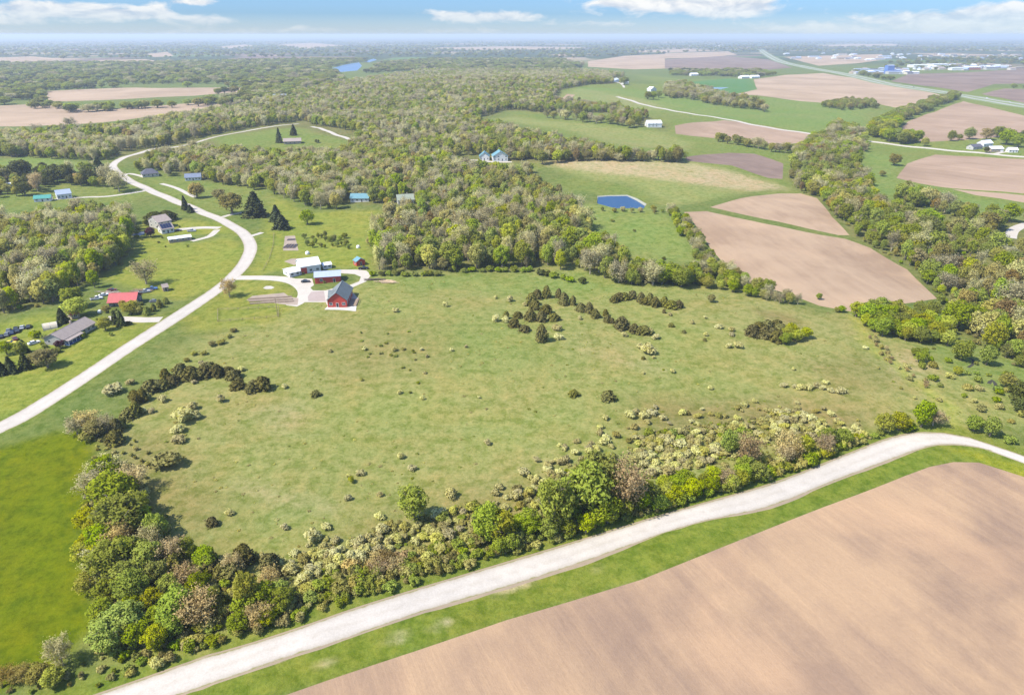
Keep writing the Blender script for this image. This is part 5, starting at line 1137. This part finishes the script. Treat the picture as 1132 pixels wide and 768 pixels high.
building('hip_roofed_house','house under a large grey hipped roof inside the road bend',(158,196.5),(176,195),11,2.9,3.6,cream_wall,slate,'house','x',.6,hip=True,win=(3,2),door=True)
building('blue_roofed_house','white house with grey-blue roof at the end of the long driveway',(205,200),(222.5,199.5),9,3.0,2.6,white_wall,ribbed('grey_blue_shingles',(.17,.20,.27),5,2,.15,.9),'house','x',.5,win=(4,2),door=True)
building('hill_house','low tan house with brown-grey roof on the round hill lawn',(314,160),(333,159),11,3.0,2.6,tan_wall,brown_shingle,'house','x',.6,win=(3,2),door=True)
building('teal_roofed_house','white house with blue-green metal roof at the wood edge behind the orchard',(387.5,224),(407.5,223),10,3.0,2.6,white_wall,tealgrey,'house','x',.5,win=(3,2),door=True)
building('wood_house','pale house with green-grey roof half sunk in the woods',(440,226.5),(458,225.5),10,3.4,3.2,cream_wall,green_shingle,'house','x',.5,win=(3,2),door=True,chimney=True)
building('grey_wood_house','grey-roofed house deep in the woods at the end of a gravel spur',(456,174.5),(470,174),9,3,2.4,cream_wall,brown_shingle,'house','x',.4,win=(2,1),door=True)
building('white_house','smaller white gabled house of the pair on the ridge drive',(530,177.5),(541,177.5),12,3.6,4.0,white_wall,tealgrey,'house','y',.5,win=(2,2),door=True)
building('white_house','larger white house of the ridge pair with blue-green roof and gables',(545,178.8),(561.5,178.3),13,4.6,4.6,white_wall,tealgrey,'house','y',.5,win=(3,2),door=True)
building('white_barn','large white barn standing by the olive pasture tree row',(716,141),(731.5,141.3),15,5,3.2,white_wall,white_metal,'barn','x',.4,win=(3,1),door=False,garage=1)
building('hill_farmhouse','white farmhouse at the end of the short hill drive',(677,91),(684,90.5),11,4,3,white_wall,white_metal,'house','x',.4,win=(2,1))
building('hill_garage','small white garage right of the white hill farmhouse',(690,93),(695,92.8),8,3,2.5,white_wall,white_metal,'shed','x',.4,win=(1,1))
building('gabled_farmhouse','white steep-gabled farmhouse above three round trees on the green slope',(719.5,101.5),(725.5,101),11,4.4,4,white_wall,white_metal,'house','y',.4,win=(2,2))
building('hedge_house','white house with grey roof showing above the western woods',(301,110),(317,109.5),14,4.5,4,white_wall,blue_metal,'house','x',.4,win=(4,2))
building('farmhouse','white farmhouse left of centre in the farm on the county road',(1087,163),(1097,162),9,4.2,3,white_wall,white_metal,'house','x',.4,win=(2,2))
building('machine_shed','wide tan shed with white roof in the farm on the county road',(1095,168.6),(1109,168),10,3.6,2,tan_wall,white_metal,'shed','x',.4,win=(3,1),garage=1,door=False)
building('white_shed','small white shed at the right end of the farm on the county road',(1115,169),(1125,168.8),8,3,2,white_wall,white_metal,'shed','x',.4,win=(2,1))
building('dark_shed','dark grey shed at the left end of the farm on the county road',(1075.5,166),(1086,164.5),9,3,2.4,grey_wall,slate,'shed','x',.4,win=(2,1))
for (A,B,lb) in [((764,84.2),(772,84),'tiny white farmhouse left of the pale field pond'),((820,87.2),(829,86.8),'long white farm shed by the green oval field, left one'),((831,87),(840,86.6),'long white farm shed by the green oval field, right one'),((868,60.5),(873,60.2),'white farm building beside the far highway bend'),((650,84.5),(658,84.3),'white house among trees beyond the light green slope')]:
    building('farm_building',lb,A,B,16,5,3.5,white_wall,white_metal,'building','x',.5,win=(3,1),door=False)
# the far town: each building its own thing
rt=np.random.default_rng(9)
TW=[('white',white_wall,white_metal),('grey',grey_wall,blue_metal),('cream',cream_wall,brown_shingle),('white',white_wall,blue_metal),('tan',tan_wall,brown_shingle),('dark-roofed',cream_wall,slate)]
def townbox(px,py,wm,D,ev,rise,c,label,group):
    p=G(px,py); dep=to_px([p])[0][2]; hw=wm/2*FPX/dep
    return building('town_building',label,(px-hw,py),(px+hw,py),D,ev,rise,c[1],c[2],'building','x',.6,small=True,group=group)
spots=[(945+rt.uniform(0,62),80.5+rt.uniform(-3,2.2)) for _ in range(26)]+[(1010+rt.uniform(0,118),77.5+rt.uniform(-4.5,.8)) for _ in range(60)]+[(860+rt.uniform(0,270),63+rt.uniform(-3,4)) for _ in range(60)]
seen={}
for px,py in spots:
    c=TW[rt.integers(len(TW))]; seen.setdefault((c[0],'west' if px<1008 and py>72 else 'main' if py>70 else 'far'),[]).append((px,py,c))
NAMEQ=dict(west='in the town west cluster',main='along the far town edge',far='in the hazy farther town')
for (cw,q),L in seen.items():
    L.sort()
    for i,(px,py,c) in enumerate(L):
        big=rt.uniform()<.25
        lb=f"{cw} building {NAMEQ[q]}"+('' if len(L)==1 else ', leftmost of its colour there' if i==0 else ', rightmost of its colour there' if i==len(L)-1 else f", {ORD[i]} of its colour from left")
        townbox(px,py,rt.uniform(30,60) if big else rt.uniform(14,28),rt.uniform(14,30),rt.uniform(5,9) if big else rt.uniform(4,6.5),rt.uniform(1,2) if big else rt.uniform(2.5,4),c,lb,f'{cw} buildings {NAMEQ[q]}')
blue=('blue',paint('blue_cladding',(.10,.18,.42),.1,1,.5),blue_metal); redb=('red',paint('brick_red_cladding',(.36,.13,.10),.1,1,.6),white_metal)
townbox(984,82,22,20,26,2,blue,'tall blue elevator building at the edge of the far town',None)
townbox(990,82,30,20,12,3,blue,'lower blue shed against the tall blue elevator building',None)
townbox(1025,75,110,50,10,1.5,TW[0],'wide white warehouse left of the paired white warehouses in town',None); townbox(1040,75.5,60,50,14,1.5,TW[0],'taller white warehouse beside the widest white warehouse in town',None)
townbox(1008,82,50,20,6,2,TW[0],'long white shed right of the blue elevator building',None); townbox(1075,77.5,60,30,9,2,redb,'brick-red building in the row along the far town edge',None); townbox(1062,78,60,30,8,2,blue,'blue-clad building left of the brick-red town building',None)
# beehive-white odds and ends around the yards: rounded tank, patio, raised beds, pile, pole
def slab(name,label,pts,h,mat,cat):
    w_=ground_px(pts); c=w_.mean(0); root=bpy.data.objects.new(name,None); bm=bmesh.new(); n=len(w_)
    v=[(p[0]-c[0],p[1]-c[1],-.3) for p in w_]+[(p[0]-c[0],p[1]-c[1],h) for p in w_]
    solid(bm,v,[tuple(range(n))[::-1],tuple(range(n,2*n))]+[(i,(i+1)%n,n+(i+1)%n,n+i) for i in range(n)])
    bmesh.ops.recalc_face_normals(bm,faces=bm.faces); me=bpy.data.meshes.new(name); bm.to_mesh(me); bm.free(); bpy.data.objects.remove(root)
    o=link(name,me,mat); o.location=(c[0],c[1],float(terrain(c[0],c[1]))); tag(o,label,cat); return o
slab('patio','blue-grey patio with pale edge left of the purple-leaved tree',[(145,260.5),(150,257.3),(159,256.3),(160,258.5),(154,261)],.12,paint('blue_grey_paving',(.28,.30,.34),.1,1,.9),'patio')
slab('terrace','white concrete terrace under the front of the red barn house',[(359,342.3),(362.5,338.6),(384,341.6),(392,336),(394,337.5),(393.5,343.8),(384,342.8)],.10,concrete,'terrace')
def bed(px,py,L,Wd,rz,label,group,mat=wood_m):
    p=G(px,py); root=empty('raised_bed',p,rz); bm=bmesh.new()
    for a in((-L/2,-Wd/2,-.2,L/2,-Wd/2+.12,.4),(-L/2,Wd/2-.12,-.2,L/2,Wd/2,.4),(-L/2,-Wd/2+.12,-.2,-L/2+.12,Wd/2-.12,.4),(L/2-.12,-Wd/2+.12,-.2,L/2,Wd/2-.12,.4)): box(bm,*a)
    part('frame',bm,wood_m,root); bm=bmesh.new(); box(bm,-L/2+.122,-Wd/2+.122,-.2,L/2-.122,Wd/2-.122,.33); part('soil',bm,mat,root); tag(root,label,'raised bed',group)
dsoil=paint('black_mulch_fabric',(.035,.035,.05),.2,2,.8); rz_=pdir((315,276),(329,276))
for i in range(4): bed(316.3+i*3.3,272.5,9,1.5,math.pi/2-.08+i*.05,['leftmost','second from left','third from left','rightmost'][i]+' dark covered bed in the square kitchen garden','dark beds in the kitchen garden',dsoil)
bed(322,265.3,5,3.5,.1,'short dark bed at the top of the square kitchen garden',None,dsoil)
gs=paint('bed_compost',(.22,.17,.13),.2,2,.95)
for r in range(3):
    for i in range(6): bed(279+i*7.8+r*1.0,(330.6,333.2,335.6)[r]-i*.45,4.0,1.3,pdir((279,331),(320,328)),f"pale wooden bed, {(['leftmost']+ORD[1:5]+['rightmost'])[i]}{' from left' if 0<i<5 else ''} in the {['back','middle','front'][r]} row of the vegetable garden",'vegetable garden beds',gs)
def fence(name,label,px,close=True,h=1.2,step=3.0):
    W=ground_px(px+[px[0]] if close else px); root=empty(name,W[0]); o0=W[0]; k=0
    for a,b in zip(W[:-1],W[1:]):
        L=np.linalg.norm(b-a); n=max(1,int(L/step))
        for i in range(n+ (0 if close else 1)):
            p=a+(b-a)*i/n; z=float(terrain(p[0],p[1])); bm=bmesh.new(); box(bm,p[0]-o0[0]-.07,p[1]-o0[1]-.07,z-o0[2]-.3,p[0]-o0[0]+.07,p[1]-o0[1]+.07,z-o0[2]+h); part('post',bm,wood_m,root); k+=1
        bm=bmesh.new()
        for zz in(.45,1.0):
            v,f=tube([(a-o0)+(0,0,zz),(b-o0)+(0,0,zz)],[.05,.05],4); solid(bm,[tuple(q) for q in v],f)
        part('rail',bm,wood_m,root)
    tag(root,label,'fence')
fence('rail_fence','weathered rail fence around the grassy plot below the vegetable garden',[(241,356),(241,343),(308,340),(308,350.5)],True,1.1,4.5)
fence('wire_fence','thin post fence running from the bend down to the farm drive',[(303,258),(302,272),(298,286),(291,299)],False,1.1,5)
def pole(label,px,py,h):
    p=G(px,py); root=empty('utility_pole',p); bm=bmesh.new(); v,f=tube([(0,0,-.5),(0,0,h)],[.16,.11],8); solid(bm,[tuple(q) for q in v],f); part('shaft',bm,wood_m,root)
    bm=bmesh.new(); box(bm,-1.1,-.06,h-.9,1.1,.06,h-.75); part('crossarm',bm,wood_m,root); tag(root,label,'pole')
pole('thin dark utility pole in front of the vegetable garden',307,349,9)
# logs and heaps by the farm loop and the red-roofed yard
def heap(name,label,px,py,n,L,mat,cat,spread,seed):
    rr=np.random.default_rng(seed); p=G(px,py); root=empty(name,p)
    bm=bmesh.new()
    for i in range(n):
        x,y=rr.normal(size=2)*np.array(spread); z=.15+.28*rr.uniform(0,2); a=rr.uniform(-.25,.25); v,f=tube([(x-L/2*math.cos(a),y-L/2*math.sin(a),z),(x+L/2*math.cos(a),y+L/2*math.sin(a),z+rr.uniform(-.1,.2))],[.16,.14],6); solid(bm,[tuple(q) for q in v],f)
    bmesh.ops.recalc_face_normals(bm,faces=bm.faces); me=bpy.data.meshes.new(name); bm.to_mesh(me); bm.free(); bpy.data.objects.remove(root); o=link(name,me,mat); o.location=p; tag(o,label,cat)
heap('log_pile','pale heap of logs at the pasture edge right of the farm loop',428,312,26,4.5,paint('pale_logs',(.50,.37,.24),.15,2,.9),'log pile',(2.2,.8),3)
heap('brush_pile','dark pile of brush lying at the wood edge right of the farm loop',414,309.5,24,4,paint('dark_brush',(.10,.08,.06),.2,2,.95),'brush pile',(2,.6),4)
heap('scrap_pile','brown heap of scrap timber beyond the red-roofed house',156,322,30,3,wood_m,'scrap pile',(2.6,1.0),5)
heap('lumber_pile','grey heap of lumber left of the red-roofed house by the wood',121,324,30,3,paint('grey_lumber',(.34,.28,.24),.2,2,.95),'lumber pile',(2.6,1.0),6)
def tank(label,px,py,r):
    p=G(px,py); bm=bmesh.new(); n=12; prof=[(r,-.2),(r,r*.7),(r*.8,r*1.15),(r*.35,r*1.4)]
    v=[(a*math.cos(2*math.pi*i/n),a*math.sin(2*math.pi*i/n),z) for a,z in prof for i in range(n)]; f=[(k*n+i,k*n+(i+1)%n,(k+1)*n+(i+1)%n,(k+1)*n+i) for k in range(3) for i in range(n)]+[tuple(range(3*n,4*n))]
    solid(bm,v,f); bmesh.ops.recalc_face_normals(bm,faces=bm.faces); me=bpy.data.meshes.new('tank'); bm.to_mesh(me); bm.free(); o=link('tank',me,trim); o.location=p; tag(o,label,'tank')
tank('small white tank on the lawn behind the ranch house',110.5,345.5,1.0); tank('white rounded tank beside the square kitchen garden',340,281,1.3); tank('pale rounded tank at the wood edge right of the orchard',396,274,1.2)
slab('gravel_pad','white gravel pad on the lawn inside the farm drive',[(291,318.5),(294,316.3),(301,315.8),(304,317.5),(300,319.6),(294,319.8)],.06,white_gravel,'pad')
# ------------------------------------------------------------------ vehicles
rubber=paint('tyre_rubber',(.025,.025,.027),.1,4,.9)
def carpaint(n,c):
    m=paint(n,c,.05,2,.3); return m
CP=dict(black=carpaint('black_paint',(.02,.02,.024)),silver=carpaint('silver_paint',(.40,.41,.43)),white=carpaint('white_paint',(.70,.70,.70)),grey=carpaint('grey_paint',(.16,.17,.18)),blue=carpaint('blue_paint',(.07,.15,.34)),dark_blue=carpaint('dark_blue_paint',(.025,.04,.09)),maroon=carpaint('maroon_paint',(.14,.03,.03)),yellow=carpaint('yellow_paint',(.62,.50,.06)))
def loft(bm,secs):
    rings=[[bm.verts.new(p) for p in s] for s in secs]
    for r,q in zip(rings[:-1],rings[1:]):
        for i in range(len(r)): bm.faces.new((r[i],r[(i+1)%len(r)],q[(i+1)%len(q)],q[i]))
    bm.faces.new(rings[0][::-1]); bm.faces.new(rings[-1])
def vehicle(kind):
    """a saloon or a pickup, nose to +x"""
    root=empty(kind,(0,0,0)); L,Wd=(4.6,1.8) if kind=='parked_car' else (5.6,2.0)
    bm=bmesh.new(); hood=.95 if kind=='parked_car' else 1.1; tail=1.0 if kind=='parked_car' else 1.12
    def ring(x,z0,z1,w): return [(x,-w/2,z0),(x,w/2,z0),(x,w/2*1.0,(z0+z1)/2),(x,w/2*.94,z1),(x,-w/2*.94,z1),(x,-w/2,(z0+z1)/2)]
    loft(bm,[ring(-L/2,.42,tail*.86,Wd*.88),ring(-L/2+.25,.30,tail,Wd),ring(-.3,.28,.98*tail,Wd),ring(L*.18,.28,hood*1.02,Wd),ring(L/2-.35,.30,hood*.9,Wd*.97),ring(L/2,.42,hood*.72,Wd*.84)])
    part('body',bm,CP['silver'],root,.03)
    x0,x1,x2,x3=(-L*.36,-L*.22,L*.06,L*.22) if kind=='parked_car' else (-L*.10,-L*.07,L*.10,L*.22); zr=1.48 if kind=='parked_car' else 1.85; zb=(tail*.97)
    bm=bmesh.new(); a=Wd*.46; b=Wd*.38
    solid(bm,[(x0,-a,zb),(x3,-a,zb),(x3,a,zb),(x0,a,zb),(x1,-b,zr-.06),(x2,-b,zr-.06),(x2,b,zr-.06),(x1,b,zr-.06)],((3,2,1,0),(4,5,6,7),(0,1,5,4),(1,2,6,5),(2,3,7,6),(3,0,4,7))); part('windows',bm,glass,root)
    bm=bmesh.new(); box(bm,x1-.03,-b-.03,zr-.058,x2+.03,b+.03,zr); part('cabin_roof',bm,CP['silver'],root,.02)
    if kind=='pickup_truck':
        bm=bmesh.new(); box(bm,-L/2+.2,-Wd/2+.16,tail+.003,x0-.12,Wd/2-.16,tail+.02); part('cargo_bed',bm,rubber,root)
    for sx in(-L*.31,L*.31):
        for sy in(-1,1):
            bm=bmesh.new(); n=14; r=.34 if kind=='parked_car' else .40
            rg=[[(sx+q*math.cos(2*math.pi*i/n),sy*(Wd/2-.20)+sy*d,r+q*math.sin(2*math.pi*i/n)) for i in range(n)] for q,d in((r*.9,0),(r,.04),(r,.20),(r*.9,.24))]; loft(bm,rg); w_=part('wheel',bm,rubber,root)
            bm=bmesh.new(); rg=[[(sx+q*math.cos(2*math.pi*i/n),sy*(Wd/2-.20)+sy*d,r+q*math.sin(2*math.pi*i/n)) for i in range(n)] for q,d in((r*.6,.2),(r*.55,.26))]; loft(bm,rg); part('rim',bm,steel,w_)
    for sy in(-1,1):
        bm=bmesh.new(); box(bm,L/2-.12,sy*.62-.17,.55,L/2+.01,sy*.62+.17,.68); part('headlight',bm,trim,root); bm=bmesh.new(); box(bm,-L/2-.01,sy*.66-.13,.62,-L/2+.12,sy*.66+.13,.8); part('taillight',bm,CP['maroon'],root)
    return root
PROTO={}
def kids(o): return [c for c in bpy.data.objects if c.parent==o]
def park(kind,px,py,heading,colour,label,group=None):
    if kind not in PROTO: PROTO[kind]=r=vehicle(kind)
    else:
        src=PROTO[kind]; r=src.copy(); COL.objects.link(r)
        for ch in kids(src):
            c=ch.copy(); COL.objects.link(c); c.parent=r
            for g in kids(ch): d=g.copy(); COL.objects.link(d); d.parent=c
    for k in ('label','category','group'):
        if k in r: del r[k]
    r.location=G(px,py); r.rotation_euler=(0,0,heading)
    for ch in kids(r):
        if ch.name.startswith(('body','cabin_roof')): setmat(ch,CP[colour])
    tag(r,label,'pickup' if kind=='pickup_truck' else 'car',group)
park('parked_car',338,312,.1,'black','black car parked in the farm yard in front of the white barn')
rowdir=pdir((0,374),(34,362)); hd=rowdir+1.0
for i,(x,y,c) in enumerate([(3,374.5,'black'),(9,372.3,'grey'),(15,370.2,'dark_blue'),(21,368.2,'black')]): park('parked_car',x-1,y-1.5,hd,c,f"{['black','grey','dark blue','black'][i]} car in the front row of the grass lot, {['leftmost','second from left','third from left','rightmost'][i]}",'cars in the grass lot')
for i,(x,y,c) in enumerate([(10,367.5,'grey'),(18,365.2,'black'),(25,364,'silver'),(32,363.2,'black')]): park('parked_car',x,y-1,hd,c,f"{['grey','black','silver','black'][i]} car in the back row of the grass lot, {['leftmost','second from left','third from left','rightmost'][i]}",'cars in the grass lot')
park('parked_car',17,375.5,hd+.3,'maroon','dark maroon car parked ahead of the two grass-lot rows'); park('parked_car',12,380,.2,'yellow','small yellow car at the edge of the grass lot')
park('parked_car',38,380,.9,'white','white car parked left of the ranch house gable')
park('pickup_truck',107,331,.5,'white','white pickup truck parked on the grass left of the red-roofed house'); park('pickup_truck',168,320.3,.35,'blue','blue and pale pickup truck on the grass beyond the red-roofed house'); park('parked_car',171,334,.1,'grey','grey car parked at the dark gable of the red-roofed house')
park('parked_car',197,255.5,.1,'black','black car at the solar-roofed wing by the driveway'); park('pickup_truck',212,256,.2,'silver','silver pickup truck on the driveway of the grey gabled house')
def hwy(px,py,kind,colour,label): park(kind,px,py,pdir((px-8,py-1.7),(px+8,py+1.7)),colour,label)
hwy(1091,108.6,'pickup_truck','white','white vehicle on the highway, left one of two'); hwy(1116,113.4,'pickup_truck','white','white vehicle on the highway, right one of two'); hwy(1010,96.5,'parked_car','grey','grey car on the highway above the tree row')

park('pickup_truck',160,323.5,.5,'silver','silver pickup truck beside the scrap timber heap'); park('parked_car',115,327,.7,'white','white car between the lumber pile and the red-roofed house'); park('parked_car',124,321.5,.3,'maroon','dark maroon car behind the lumber pile')
park('pickup_truck',402,297.5,.2,'black','black pickup truck parked by the tiny red garden shed')
